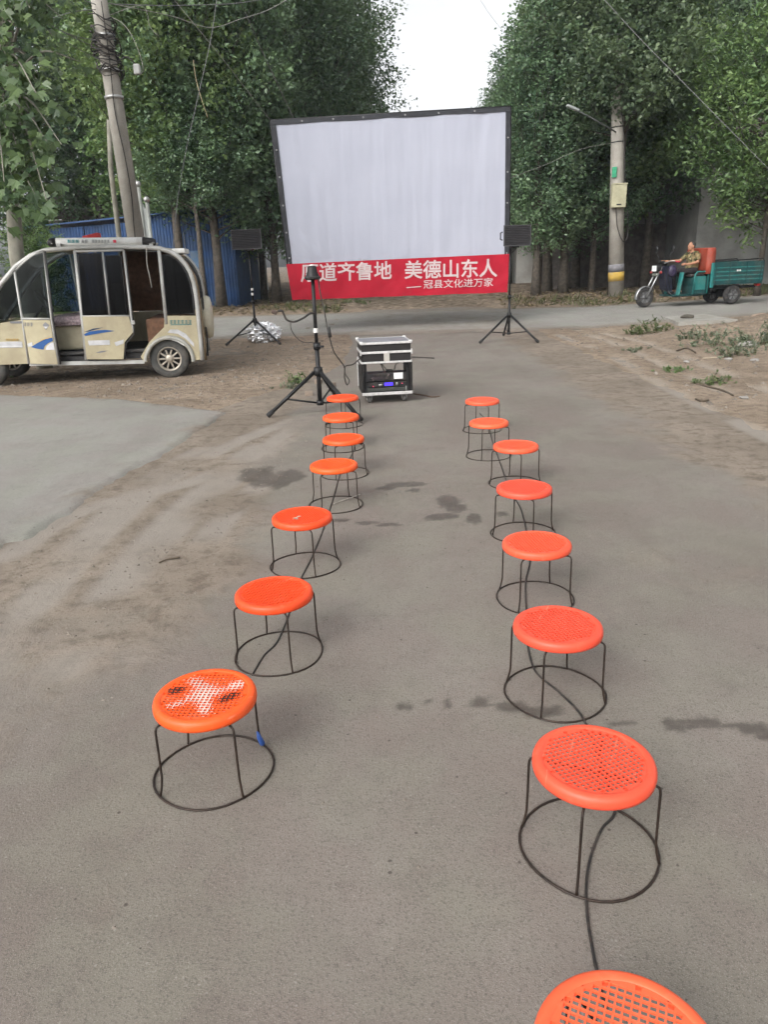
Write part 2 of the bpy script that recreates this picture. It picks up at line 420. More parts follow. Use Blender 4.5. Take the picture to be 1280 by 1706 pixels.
# ------------------------------------------------------------------ shared materials
def plastic(name, col):
    t = NT(name); c = t.coord(); oi = t.n('ShaderNodeObjectInfo').outputs['Random']
    cv = t.n('ShaderNodeVectorMath', {0: c, 1: t.n('ShaderNodeCombineXYZ', {0: t.math('MULTIPLY', oi, 31.0), 1: t.math('MULTIPLY', oi, 17.0)}).outputs[0]}, operation='ADD').outputs[0]
    hv = t.n('ShaderNodeHueSaturation', {'Color': t.mix(t.ramp(t.noise(cv, 6, 4), .35, .65), col, tuple(x * .93 for x in col)), 'Hue': t.n('ShaderNodeMapRange', {'Value': oi, 'To Min': .496, 'To Max': .504}).outputs[0], 'Value': t.n('ShaderNodeMapRange', {'Value': oi, 'To Min': .95, 'To Max': 1.04}).outputs[0]}).outputs[0]
    d = t.math('MULTIPLY', t.ramp(t.noise(cv, 11, 8, .75, .6), .52, .78), .28)
    col2 = t.mix(d, hv, (.62, .30, .19))
    sc = t.n('ShaderNodeMapping', {'Vector': cv, 'Rotation': (0, 0, .6), 'Scale': (9, 120, 9)}).outputs[0]
    col2 = t.mix(t.math('MULTIPLY', t.ramp(t.noise(sc, 1.0, 3, .6), .66, .74), .35), col2, (.80, .34, .22))
    rg = t.n('ShaderNodeMapRange', {'Value': t.noise(cv, 14, 6, .7), 'To Min': .32, 'To Max': .62}).outputs[0]
    return t.done(t.pbr(col2, rg, 0, t.bump(t.noise(cv, 150, 3), .08, .002), .45))
M_ORANGE = plastic('orange_plastic', (.84, .082, .013))
M_ORANGE_SKY = plastic('orange_plastic_sky_sheen', (.85, .102, .042))  # right row: the pinkish sky reflection on the seats is put into the colour
M_WIRE = pm('painted_brown_wire', (.028, .02, .016), .45, .3, .35, 40, .3, 200, .25, (.09, .05, .03))
M_BLACK = pm('black_powder_coat', (.010, .010, .011), .5, .1, .3, 20, .2, 200, .15, (.05, .043, .036))
M_RUBBER = pm('black_rubber', (.022, .022, .023), .8, 0, .3, 20, .3, 120, .4, (.13, .11, .09))
M_ALU = pm('brushed_aluminium', (.68, .67, .66), .42, .5, .12, 30, .2, 220, .25, (.25, .22, .19))
M_PANEL = pm('dark_case_panel', (.014, .012, .012), .6, 0, .2, 14, .3, 240, .2, (.05, .043, .038))
M_CABLE = pm('black_cable', (.02, .018, .017), .6, 0, .3, 30, .1, 100, .35, (.12, .095, .075))
M_STEEL = pm('galvanised_steel', (.45, .45, .44), .45, .8, .15, 20, .15, 150, .2)
M_WHITEP = pm('white_paint', (.72, .72, .70), .5, 0, .08, 10, .1, 120, .25, (.35, .31, .26))

# ------------------------------------------------------------------ wire stools with round perforated seats
SH = .26
def seat_mesh(mat, name):
    b = MB(); p = .0126; hh = .0047; n = 14; z = SH - .0034; ca = math.cos(math.pi / 4)
    def P(u, v, zz):
        x = (u - v) * ca; y = (u + v) * ca; r = math.hypot(x, y)
        return (x, y, zz - .003 * max(0, 1 - (r / .11) ** 2))
    for i in range(-n, n + 1):
        for j in range(-n, n + 1):
            u, v = i * p, j * p; r = math.hypot(u, v)
            if r > .1235: continue
            o = p / 2
            O = [P(u - o, v - o, z), P(u + o, v - o, z), P(u + o, v + o, z), P(u - o, v + o, z)]
            if r < .1135:
                I = [P(u - hh, v - hh, z), P(u + hh, v - hh, z), P(u + hh, v + hh, z), P(u - hh, v + hh, z)]
                D = [(q[0], q[1], q[2] - .005) for q in I]
                b.add(O + I + D, [(k, (k + 1) % 4, 4 + (k + 1) % 4, 4 + k) for k in range(4)] + [(4 + k, 4 + (k + 1) % 4, 8 + (k + 1) % 4, 8 + k) for k in range(4)])
            else: b.add(O, [(0, 1, 2, 3)])
    b.lathe([(.1185, SH - .0034), (.1205, SH - .0016), (.126, SH - .0008), (.131, SH - .001), (.136, SH - .0028), (.1398, SH - .0065), (.142, SH - .013), (.1425, SH - .022), (.1412, SH - .030), (.139, SH - .031), (.1375, SH - .024), (.134, SH - .01), (.11, SH - .006)], 56)
    return b.build(name, mat)
def leg_mesh(a):
    b = MB(); c, s_ = math.cos(a), math.sin(a)
    pr = [(.004, .222), (.12, .222), (.140, .222), (.1475, .219), (.151, .212), (.152, .20), (.1525, .12), (.1535, .062), (.157, .038), (.1615, .018), (.1655, .0065)]
    return b.tube([(r * c, r * s_, z) for r, z in pr], .0034, 7)
proto = {}
def stool(kind, px, py, rot, label, tilt=(0, 0)):
    pos = gp(px, py, SH * .955)
    t = thing('stool', label, 'stool', (pos.x, pos.y, road_z(pos.x, pos.y) - .001), rot, 'orange wire stools set out in two rows'); t.scale = (.955,) * 3
    if not proto:
        proto['o'] = seat_mesh(M_ORANGE, 'seat').data; proto['s'] = proto['o'].copy(); proto['s'].materials[0] = M_ORANGE_SKY
        bpy.data.objects.remove(bpy.data.objects['seat'])
        for k in range(4):
            o = leg_mesh(k * math.pi / 2).build('leg', M_WIRE); proto[k] = o.data; bpy.data.objects.remove(o)
        for q in range(3):
            r2 = random.Random(q + 3)
            rr = [.1655 * (1 + .02 * math.sin(2 * math.pi * k / 40 * 2 + q) + .012 * math.sin(2 * math.pi * k / 40 * 4 + 2 * q)) for k in range(40)]
            o = MB().tube([(rr[k] * math.cos(2 * math.pi * k / 40), rr[k] * math.sin(2 * math.pi * k / 40), .0045) for k in range(40)], .0034, 7, closed=True).build('base_ring', M_WIRE)
            proto['r%d' % q] = o.data; bpy.data.objects.remove(o)
    def put(nm, me):
        o = bpy.data.objects.new(nm, me); COL.objects.link(o); o.parent = t; return o
    put('seat', proto[kind])
    for k in range(4): put('leg', proto[k])
    put('base_ring', proto['r%d' % (int(px) % 3)])
    return t
R_ = math.radians
RIGHT = [(804, 666, 12), (815, 702, 64), (860, 741, 3), (874, 811, 8), (895, 903, 55), (930, 1040, 62), (990, 1265, 66), (1050, 1756, 20)]
ORD = ['farthest', 'second', 'third', 'fourth', 'fifth', 'sixth', 'seventh']
for i, (px, py, a) in enumerate(RIGHT):
    lab = ['orange stool at the far end of the right row nearest the banner', 'second stool from the far end of the right row', 'third stool from the far end of the right row',
           'fourth stool from the far end of the right row', 'fourth stool from the near end of the right row', 'third stool from the near end of the right row beside damp stains',
           'large whole orange stool in the right foreground with open mesh seat', 'nearest orange stool cut off by the bottom of the picture'][i]
    stool('s', px, py, R_(a), lab)
LEFT = [(571, 661, 10), (568, 693, 40), (572, 729, 70), (556, 773, 62), (503, 859, 22), (456, 985, 24)]
for i, (px, py, a) in enumerate(LEFT):
    lab = ['orange stool at the far end of the left row standing over a tripod leg', 'second orange stool of the left row from the tripod', 'third orange stool of the left row from the tripod',
           'fourth orange stool of the left row from the tripod', 'fifth stool of the left row with a pale speck on its seat', 'sixth stool of the left row with plain orange seat'][i]
    st = stool('o', px, py, R_(a), lab)
    if i == 4:
        b = MB(); rg = random.Random(2)
        for k in range(9):
            x, y, r = rg.uniform(-.022, .022) - .03, rg.uniform(-.016, .016) - .02, rg.uniform(.004, .008)
            b.add([(x + r * math.cos(q) * rg.uniform(.6, 1.2), y + r * math.sin(q) * rg.uniform(.6, 1.2), SH - .0024) for q in [i_ * math.pi / 4 for i_ in range(8)]], [tuple(range(8))])
        b.build('dirt_speck', pm('pale_dirt', (.55, .42, .33), .9), st, local=True)
st7 = stool('o', 341, 1157, R_(40), 'orange stool scrawled with white paint and black ink, left foreground')
def stroke_on_seat(pts, w, n, seed, rmax=.113):     # flecks of paint lying on the bars of the seat
    b = MB(); rg = random.Random(seed); p = .0126; ca = math.cos(math.pi / 4); z = SH - .0026
    for k in range(n):
        i = rg.randrange(len(pts) - 1); q = rg.random()
        x = lerp(pts[i][0], pts[i + 1][0], q) + rg.gauss(0, w); y = lerp(pts[i][1], pts[i + 1][1], q) + rg.gauss(0, w)
        if math.hypot(x, y) > rmax: continue
        u, v = (x + y) * ca, (y - x) * ca             # keep only the solid bars
        fu, fv = (u / p + .5) % 1 - .5, (v / p + .5) % 1 - .5
        if max(abs(fu), abs(fv)) * p < .0051: continue
        r = rg.uniform(.0007, .0017); a0 = rg.random() * 6; zz = z - .003 * max(0, 1 - (math.hypot(x, y) / .11) ** 2) + rg.uniform(.0003, .0012)
        b.add([(x + r * math.cos(a0 + t_), y + r * math.sin(a0 + t_), zz) for t_ in (0, 1.1, 2.3, 3.2, 4.4, 5.3)], [(0, 1, 2, 3, 4, 5)])
    return b
rz = -R_(40)
def rl(x, y): return (x * math.cos(rz) - y * math.sin(rz), x * math.sin(rz) + y * math.cos(rz))
M_PW = pm('white_paint_marks', (.78, .62, .55), .7); M_PK = pm('black_ink', (.02, .018, .018), .7)
wb = stroke_on_seat([rl(-.085, -.055), rl(-.02, -.01), rl(.0, .0), rl(.03, .012), rl(.09, .05)], .008, 2600, 1)
for (pp, w, n, sd_) in [([rl(-.01, -.01), rl(-.005, .03), rl(-.03, .06), rl(-.05, .075)], .012, 2400, 2), ([rl(.0, -.01), rl(.01, -.05), rl(.02, -.085)], .010, 2000, 3), ([rl(-.012, .0), rl(.0, .02)], .018, 4200, 4), ([rl(.075, .035), rl(.092, .05)], .010, 1800, 6)]:
    o = stroke_on_seat(pp, w, n, sd_); wb.add(o.v, o.f)
wb.build('white_paint_mark', M_PW, st7, local=True)
kb = stroke_on_seat([rl(-.098, .02), rl(-.075, .03)], .007, 2000, 7); o = stroke_on_seat([rl(.055, -.03), rl(.085, -.005)], .008, 2200, 8); kb.add(o.v, o.f)
kb.build('black_ink_mark', M_PK, st7, local=True)['kind'] = 'stuff'
tp = st7; a0 = 0.0
b = MB().tube([(.150 * math.cos(a0), .150 * math.sin(a0), .062), (.1535 * math.cos(a0), .1535 * math.sin(a0), .04), (.162 * math.cos(a0), .162 * math.sin(a0), .014), (.165 * math.cos(a0), .165 * math.sin(a0), .0085)], [.004, .0075, .009, .005], 8)
b.build('blue_tape', pm('blue_tape', (.03, .08, .28), .5), st7, local=True)

# ------------------------------------------------------------------ tripods, loudspeakers
def tripod(name, label, feet, ctr, collar_z, bottom_z, top, rl_=.015, rc=.018, brace_h=.4, tape=None, group=None):
    t = thing(name, label, 'stand', (ctr[0], ctr[1], 0), 0, group); c = Vector((ctr[0], ctr[1], 0))
    MB().tube([c + Vector((0, 0, bottom_z)), c + Vector((0, 0, collar_z + .28 * (top.z - collar_z)))], rc, 12).build('lower_column', M_BLACK, t)
    MB().tube([c + Vector((0, 0, collar_z + .26 * (top.z - collar_z))), Vector(top)], rc * .78, 12).build('upper_pole', M_BLACK, t)
    MB().lathe([(0, collar_z - .045), (rc * 1.7, collar_z - .045), (rc * 2.1, collar_z - .01), (rc * 1.8, collar_z + .03), (rc * 1.05, collar_z + .035), (0, collar_z + .035)], 16, Matrix.Translation(c)).build('collar', M_BLACK, t)
    MB().lathe([(0, -.028), (rc * 1.5, -.028), (rc * 1.6, 0), (rc * 1.5, .028), (0, .028)], 14, Matrix.Translation(c + Vector((0, 0, collar_z + .27 * (top.z - collar_z))))).build('clamp', M_BLACK, t)
    k = MB().tube([c + Vector((0, -rc, collar_z + .27 * (top.z - collar_z))), c + Vector((rc * 3.2, -rc * 2.2, collar_z + .27 * (top.z - collar_z)))], rc * .42, 8); k.build('knob', M_BLACK, t)
    MB().lathe([(0, bottom_z - .012), (rc * 1.6, bottom_z - .012), (rc * 1.6, bottom_z + .03), (0, bottom_z + .03)], 12, Matrix.Translation(c)).build('spreader_hub', M_BLACK, t)
    for fpos in feet:
        fz = ground_z(*fpos) if d_main(*fpos) > 0 and d_cross(*fpos) > 0 else road_z(*fpos)
        foot = Vector((fpos[0], fpos[1], fz + rl_)); d = (foot - c); d.z = 0; dn = d.normalized()
        head = c + dn * rc * 1.7 + Vector((0, 0, collar_z - .01))
        lg = MB().tube([head, foot], rl_, 10).build('leg', M_BLACK, t)
        MB().tube([foot + (head - foot).normalized() * .06, foot - (head - foot).normalized() * .008], rl_ * 1.35, 10).build('rubber_foot', M_RUBBER, lg)
        mid = foot.lerp(head, brace_h)
        MB().tube([c + dn * rc * 1.4 + Vector((0, 0, bottom_z + .01)), mid - Vector((0, 0, rl_))], rl_ * .5, 6).build('brace', M_BLACK, t)
    if tape:
        for z in tape: MB().lathe([(rc * 1.03, z - .02), (rc * 1.07, z), (rc * 1.03, z + .02)], 12, Matrix.Translation(c)).build('tape_band', M_WHITEP, t)
    return t

ctrF = (-.56, 6.85)
fF = [tuple(gp(447, 697)[:2]), tuple(gp(601, 703)[:2]), (-.44, 7.5)]
topF = Vector((ctrF[0], ctrF[1], atY(528, 462, 6.85).z))
colF = atY(541, 617, 6.85).z
tf = tripod('lamp_tripod', 'tall black tripod in front of the red banner beside the road case', fF, ctrF, colF, atY(543, 672, 6.85).z, topF, .0175, .021, .42, [colF + .36])
hz_ = topF.z
MB().lathe([(0, hz_ - .02), (.062, hz_ - .02), (.066, hz_ + .0), (.056, hz_ + .022), (.043, hz_ + .055), (.038, hz_ + .092), (.02, hz_ + .098), (0, hz_ + .098)], 20, Matrix.Translation((ctrF[0], ctrF[1], 0))).build('lamp_head', M_BLACK, tf)
MB().lathe([(0, hz_ + .098), (.022, hz_ + .098), (.02, hz_ + .108), (0, hz_ + .11)], 14, Matrix.Translation((ctrF[0], ctrF[1], 0))).build('top_cap', M_WHITEP, tf)
MB().lathe([(.066, hz_ - .012), (.072, hz_ - .006), (.07, hz_ + .008), (.062, hz_ + .012)], 20, Matrix.Translation((ctrF[0], ctrF[1], 0))).build('band', M_RUBBER, tf)

def speaker(label, quadpx, Y, depth, rotz, group):
    ps = [atY(x, y, Y) for x, y in quadpx]; c = sum(ps, Vector()) / 4
    w = (ps[1] - ps[0]).length / 2 + (ps[2] - ps[3]).length / 2; h = (ps[0] - ps[3]).length
    t = thing('loudspeaker', label, 'loudspeaker', (c.x, Y, c.z - h / 2), rotz, group)
    # trapezoid cabinet, wide side to the front, louvred grille
    cab = MB(); pl = [(-w / 2, 0), (w / 2, 0), (w / 2 - .1, depth), (-w / 2 + .1, depth)]
    cab.prism([Vector((x, y, 0)) for x, y in pl], (0, 0, h)); cab.build('cabinet', M_PANEL, t, local=True)
    g = MB(); n = 12
    for k in range(n): g.box((0, -.008, h * (k + .5) / n), (w - .03, .012, h / n * .62), Matrix.Rotation(R_(20), 3, 'X'))
    g.build('grille', pm('speaker_grille', (.045, .043, .047), .55, .2), t, local=True)
    fr = MB(); fr.box((0, -.006, h - .008), (w, .016, .016)); fr.box((0, -.006, .008), (w, .016, .016)); fr.box((-w / 2 + .008, -.006, h / 2), (.014, .015, h - .034)); fr.box((w / 2 - .008, -.006, h / 2), (.014, .015, h - .034))
    fr.build('rim', pm('speaker_rim', (.06, .06, .062), .5), t, local=True)
    MB().box((0, depth * .5, -.012), (.12, .1, .024), None, .004).build('pole_mount', M_BLACK, t, local=True)
    hd = MB()
    for s_ in (-1, 1): hd.tube([(s_ * (w / 2 - .02), depth * .55, h * .3), (s_ * (w / 2 + .015), depth * .55, h * .35), (s_ * (w / 2 + .015), depth * .55, h * .65), (s_ * (w / 2 - .02), depth * .55, h * .7)], .01, 6)
    hd.build('handle', M_BLACK, t, local=True)
    return t, c, h

cl = (-2.16, 13.42)
spL, cL, hL = speaker('black louvred loudspeaker on stand left of the screen beside blue shed', [(379, 384), (431, 381), (434, 413), (384, 417)], 13.3, .26, R_(-6), 'pair of loudspeakers')
tripod('speaker_stand', 'black tripod stand over silver foil bundle, holding the left loudspeaker', [tuple(gpb(377, 578)[:2]), tuple(gpb(467, 577)[:2]), (-2.1, 14.1)], cl, atY(427, 533, 13.42).z, atY(428, 547, 13.42).z - .06, Vector((cl[0], cl[1], cL.z - hL / 2 - .02)), .017, .02, .42, [atY(422, 482, 13.42).z, atY(422, 490, 13.42).z], 'pair of speaker stands')
spL.location.x = cl[0] + .0; spL.location.y = cl[1] - .13
cr = (2.17, 12.5)
spR, cR, hR = speaker('black loudspeaker overlapping the right edge of the white screen', [(836, 376), (883, 374), (882, 408), (836, 411)], 12.37, .26, R_(4), 'pair of loudspeakers')
tripod('speaker_stand', 'black tripod stand on the road beside the right end of the red banner', [tuple(gp(800, 573)[:2]), tuple(gp(897, 572)[:2]), (2.2, 13.2)], cr, atY(851, 524, 12.5).z, atY(850, 556, 12.5).z, Vector((cr[0], cr[1], cR.z - hR / 2 - .02)), .017, .02, .42, None, 'pair of speaker stands')
spR.location.x = cr[0] + .08; spR.location.y = cr[1] - .13

# crumpled silver foil bundle under the left stand
def crumple(c, rad, seed, name, mat, label, cat, rough=.35, seg=40, rings=26):
    b = MB(); b.ell((0, 0, 0), (1, 1, 1), None, seg, rings); vs = []
    for v in b.v:
        v = Vector(v); n = abs(noise.noise(v * 3.1 + Vector((seed, 0, 0)))) + .6 * abs(noise.noise(v * 7 + Vector((0, seed, 0))))
        k = 1 - rough * n + .25 * noise.noise(v * 1.3 + Vector((0, 0, seed)))
        vs.append((c[0] + v.x * rad[0] * k, c[1] + v.y * rad[1] * k, max(c[2] - rad[2] * .92, c[2] + v.z * rad[2] * k)))
    b.v = vs; b.sm = [False] * len(b.f); o = b.build(name, mat); tag(o, label, cat); return o
fp = gpb(436, 578)
crumple((-2.02, 13.45, ground_z(-2.02, 13.45) + .17), (.36, .22, .19), 3.3, 'foil_bundle', pm('silver_foil', (.75, .75, .76), .28, .9, .1, 12, .3, 60), 'crumpled silver foil bundle under the left speaker stand', 'bundle', .55)

# ------------------------------------------------------------------ rack case
def case():
    bl, br = atY(604, 662, 7.2), atY(688, 658, 7.2)
    w = .485; x0 = (bl.x + br.x) / 2
    t = thing('road_case', 'open black flight case with aluminium edges, amplifiers and casters', 'flight case', (x0, 7.2, road_z(x0, 7.3)), R_(6))
    zz = lambda py: atY(645, py, 7.2).z
    zb0, zt = .085, zz(604); ztop = zz(572); dp = .46; e = .022
    L = lambda b, n, m: b.build(n, m, t, local=True)
    L(MB().box((0, dp / 2, zb0 + .012), (w, dp, .024), None, .003), 'base_board', M_PANEL)
    b = MB(); b.box((0, -.004, zb0 + .012), (w + .012, .012, .028), None, .003); L(b, 'aluminium_edge', M_ALU)
    for s_ in (-1, 1):
        sp = L(MB().box((s_ * (w / 2 - .008), dp / 2, (zb0 + zt) / 2 + .012), (.016, dp, zt - zb0 - .03)), 'side_panel', M_PANEL)
        b = MB(); b.box((s_ * (w / 2 + .002), .006, (zb0 + zt) / 2 + .012), (.012, .026, zt - zb0 - .034), None, .002); L(b, 'corner_edge', pm('dark_edge', (.03, .028, .026), .5, .4))
        b = MB(); b.box((s_ * (w / 2 + .002), dp - .006, (zb0 + zt) / 2 + .012), (.012, .022, zt - zb0 - .034), None, .002); L(b, 'corner_edge', M_ALU)
        L(MB().box((s_ * (w / 2 - .035), .03, (zb0 + zt) / 2 + .012), (.03, .004, zt - zb0 - .05)), 'rack_rail', M_BLACK)
        L(MB().tube([(s_ * (w / 2 + .004), .2, .36), (s_ * (w / 2 + .02), .2, .37), (s_ * (w / 2 + .02), .3, .37), (s_ * (w / 2 + .004), .3, .36)], .006, 6), 'handle', M_ALU)
        for yy in (.07, dp - .07):
            x = s_ * (w / 2 - .07)
            cs = L(MB().box((x, yy, .074), (.07, .06, .012), None, .002).box((x - .022, yy, .05), (.004, .04, .045)).box((x + .022, yy, .05), (.004, .04, .045)), 'caster', M_STEEL)
            M = Matrix.Translation((x, yy, .036)) @ Matrix.Rotation(R_(90), 4, 'Y')
            MB().lathe([(0, -.015), (.03, -.015), (.0355, -.009), (.0355, .009), (.03, .015), (0, .015)], 20, M).build('caster_wheel', pm('grey_rubber', (.10, .095, .09), .7), cs, local=True)
    # lid sections on top: dark panels between three aluminium bars
    lev = [zt, zt + (ztop - zt) * .52, ztop]
    L(MB().box((0, dp / 2 + .004, (zt + ztop) / 2), (w - .008, dp, ztop - zt - .004)), 'lid', M_PANEL)
    for i, z in enumerate(lev):
        b = MB(); b.box((0, -.004, z), (w + .006, .014, .022 if i else .018), None, .003)
        for s_ in (-1, 1): b.box((s_ * (w / 2 + .001), dp / 2, z), (.012, dp - .016, .022), None, .003)
        b.box((0, dp + .004, z), (w + .006, .012, .022), None, .003); L(b, 'aluminium_edge', M_ALU)
    L(MB().box((0, dp / 2, ztop + .006), (w - .02, dp - .02, .008)), 'top_panel', pm('grey_laminate', (.16, .17, .185), .35, 0, .15, 9, .1, 90, .3))
    for s_ in (-1, 1):
        for yy in (.0, dp):
            L(MB().box((s_ * (w / 2 - .004), yy + (.008 if yy == 0 else -.008), ztop + .006), (.034, .034, .028), None, .008), 'corner_ball', M_ALU)
        L(MB().box((s_ * (w / 2 + .0045), -.006, lev[1]), (.012, .026, .05), None, .003), 'latch', M_ALU)
    L(MB().box((.002, -.009, (lev[0] + lev[1]) / 2), (.055, .005, (lev[1] - lev[0]) * .8)), 'latch_plate', pm('pale_plate', (.42, .40, .36), .5))
    # gear
    zg = lambda f: zb0 + .026 + (zt - zb0) * f
    def unit(n, f0, f1, col):
        return L(MB().box((0, .115, zg((f0 + f1) / 2)), (w - .06, .17, (zt - zb0) * (f1 - f0) - .006), None, .003), n, pm(n + '_face', col, .45, .2, .2, 20, .15, 200, .2))
    drawer = unit('rack_drawer', 0.0, .13, (.05, .055, .05)); MB().box((.19, .028, zg(.07)), (.006, .006, .05)).build('pull', M_STEEL, drawer, local=True)
    amp = unit('amplifier', .135, .31, (.02, .02, .021)); mix = unit('receiver', .315, .58, (.022, .021, .023))
    te = NT('blue_display'); MD = te.done(te.pbr((.02, .01, .2), .3, 0, None, .5, **{'Emission Color': (.06, .03, .9, 1), 'Emission Strength': 1.2}))
    MB().box((.018, .0285, zg(.225)), (.085, .004, .03), None, .002).build('display', MD, amp, local=True)
    tl = NT('led_red'); MR = tl.done(tl.pbr((.4, .02, .05), .3, 0, None, .5, **{'Emission Color': (1, .1, .2, 1), 'Emission Strength': 1.0}))
    for (x, f) in ((-.135, .17), (.15, .225)): MB().box((x, .0285, zg(f)), (.008, .004, .008)).build('indicator', MR, amp, local=True)
    for (x, f) in ((-.07, .21), (.1, .21), (.1, .24), (-.055, .215)): MB().lathe([(0, .012), (.009, .012), (.011, 0)], 12, Matrix.Translation((x, .03, zg(f))) @ Matrix.Rotation(R_(90), 4, 'X')).build('knob', M_STEEL, amp, local=True)
    MB().box((.115, .0285, zg(.47)), (.088, .004, .058)).build('white_label', pm('paper_white', (.8, .82, .8), .7, 0, .03), mix, local=True)
    for (x, f, r) in ((.022, .51, .014), (.0, .42, .011), (-.1, .52, .006), (-.12, .52, .006), (-.08, .52, .006), (-.14, .42, .012), (-.13, .37, .012)):
        MB().lathe([(0, .014), (r * .8, .014), (r, 0)], 12, Matrix.Translation((x, .03, zg(f))) @ Matrix.Rotation(R_(90), 4, 'X')).build('knob', pm('knob_grey', (.09, .07, .07), .4, .3), mix, local=True)
    for k in range(3): MB().box((-.09, .0285, zg(.46 - .03 * k)), (.11, .003, .004)).build('vent_slot', pm('slot', (.06, .04, .045), .6), mix, local=True)
    b = MB()
    b.tube(smoothpts([(-.16, .1, zg(.88)), (-.08, .12, zg(.92)), (-.03, .1, zg(.84)), (.06, .14, zg(.88)), (.17, .1, zg(.95))], 8), .005, 6)
    b.tube(smoothpts([(-.06, .1, zg(.93)), (-.04, .12, zg(.8)), (-.015, .1, zg(.6))], 8), .005, 6)
    b.tube(smoothpts([(-.05, .12, zg(.9)), (-.02, .16, zg(.76)), (.02, .12, zg(.6))], 8), .004, 6)
    b.tube(smoothpts([(.2, .3, zg(.8)), (.12, .2, zg(.76)), (.09, .15, zg(.6))], 8), .004, 6)
    L(b, 'patch_cable', M_CABLE)
    L(MB().box((.04, .12, zg(.60)), (.07, .06, .022), None, .006), 'plug_box', M_RUBBER)
    return t
case()

# ------------------------------------------------------------------ hanging screen and banner
SY = 14.8
SQ = [(451, 201), (851, 178), (848, 436), (481, 450)]          # outer corners: tl, tr, br, bl
def quad(u, v, Q, Y):
    x = lerp(lerp(Q[0][0], Q[1][0], u), lerp(Q[3][0], Q[2][0], u), v); y = lerp(lerp(Q[0][1], Q[1][1], u), lerp(Q[3][1], Q[2][1], u), v)
    return atY(x, y, Y)
def make_screen():
    c0 = quad(.5, 1, SQ, SY)
    t = thing('projection_screen', 'large white cloth projection screen with black border strung across the road', 'projection screen', (c0.x, SY, c0.z))
    nu, nv = 150, 90; b = MB(); vs = []
    for j in range(nv + 1):
        for i in range(nu + 1):
            u = .017 + .966 * i / nu; v = .026 + .974 * j / nv
            p = quad(u, v, SQ, SY)
            w = .012 * nz(u * 13 + .6 * v, v * .9, 1) + .008 * nz(u * 30 + v, v * 1.6, 2) + .012 * nz(u * 4, v * 2.2, 3) + .004 * nz(u * 60, v * 3, 4)
            ed = ss(0, .12, 1 - v); w += (1 - ed) * (.02 * nz(u * 18, v * 22, 5) + .014 * nz(u * 40, v * 30, 6))
            w += .012 * nz((u * 1.2 - v * .7) * 22, (u + v) * 2, 9) * (1 - ss(0, .35, u)) * ss(.2, .8, v)
            vs.append((p.x, SY + w - .012, p.z))
    fs = [(j * (nu + 1) + i, j * (nu + 1) + i + 1, (j + 1) * (nu + 1) + i + 1, (j + 1) * (nu + 1) + i) for j in range(nv) for i in range(nu)]
    b.add(vs, fs, True); 
    mt = NT('screen_cloth'); cc = mt.coord()
    n = mt.noise(cc, 900, 2); col = mt.mix(mt.ramp(mt.noise(cc, 1.4, 5), .3, .7), (.425, .44, .52), (.455, .47, .55))
    sh = mt.pbr(col, .85, 0, mt.bump(n, .15, .001), .2); tr = mt.n('ShaderNodeBsdfTranslucent', {'Color': (.5, .5, .56)}).outputs[0]
    ms = mt.n('ShaderNodeMixShader', {0: .18, 1: sh, 2: tr}).outputs[0]
    b.build('screen_cloth', mt.done(ms), t, fix=False)
    MBK = pm('black_border_cloth', (.022, .023, .028), .75, 0, .25, 6, .2, 300, .2, (.07, .07, .075))
    def strip(u0, v0, u1, v1, a, c, name):
        s_ = MB(); vs = []; n = 30
        for k in range(n + 1):
            q = k / n; u, v = lerp(u0, u1, q), lerp(v0, v1, q); wv = .002 * math.sin(q * 23 + u0 * 5)
            p = quad(u, v, SQ, SY); p2 = quad(u + a, v + c + wv, SQ, SY)
            for (pp, yy) in ((p, SY - .02), (p2, SY - .026), (p2, SY + .03), (p, SY + .03)): vs.append((pp.x, yy + .004 * nz(q * 9, u0 * 3, 5), pp.z))
        fs = []
        for k in range(n):
            for e in range(4): fs.append((k * 4 + e, k * 4 + (e + 1) % 4, (k + 1) * 4 + (e + 1) % 4, (k + 1) * 4 + e))
        fs += [(0, 1, 2, 3), (n * 4, n * 4 + 3, n * 4 + 2, n * 4 + 1)]
        s_.add(vs, fs); s_.build(name, MBK, t)
    strip(0, 0, 1, 0, 0, .029, 'border'); strip(0, .0295, 0, 1, .020, 0, 'border'); strip(1, .0295, 1, 1, -.020, 0, 'border')
    tubep = [quad(0, 1, SQ, SY + .06), quad(0, 0, SQ, SY + .06)]
    for (a, c) in ((( 0, 1), (0, 0)), ((0, 0), (1, 0)), ((1, 0), (1, 1))):
        MB().tube([quad(*a, SQ, SY + .055), quad(*c, SQ, SY + .055)], .022, 10).build('frame_tube', M_BLACK, t)
    for s_ in [(u, .015) for u in (.13, .26, .385, .56, .70, .85)] + [(.010, v) for v in (.2, .38, .57, .75, .92)] + [(.990, v) for v in (.2, .42, .62)]:
        p = quad(*s_, SQ, SY); M = Matrix.Translation((p.x, SY - .029, p.z)) @ Matrix.Rotation(R_(90), 4, 'X')
        MB().lathe([(.006, 0), (.009, .004), (.013, .004), (.015, 0)], 14, M).build('eyelet', M_STEEL, t)
make_screen()

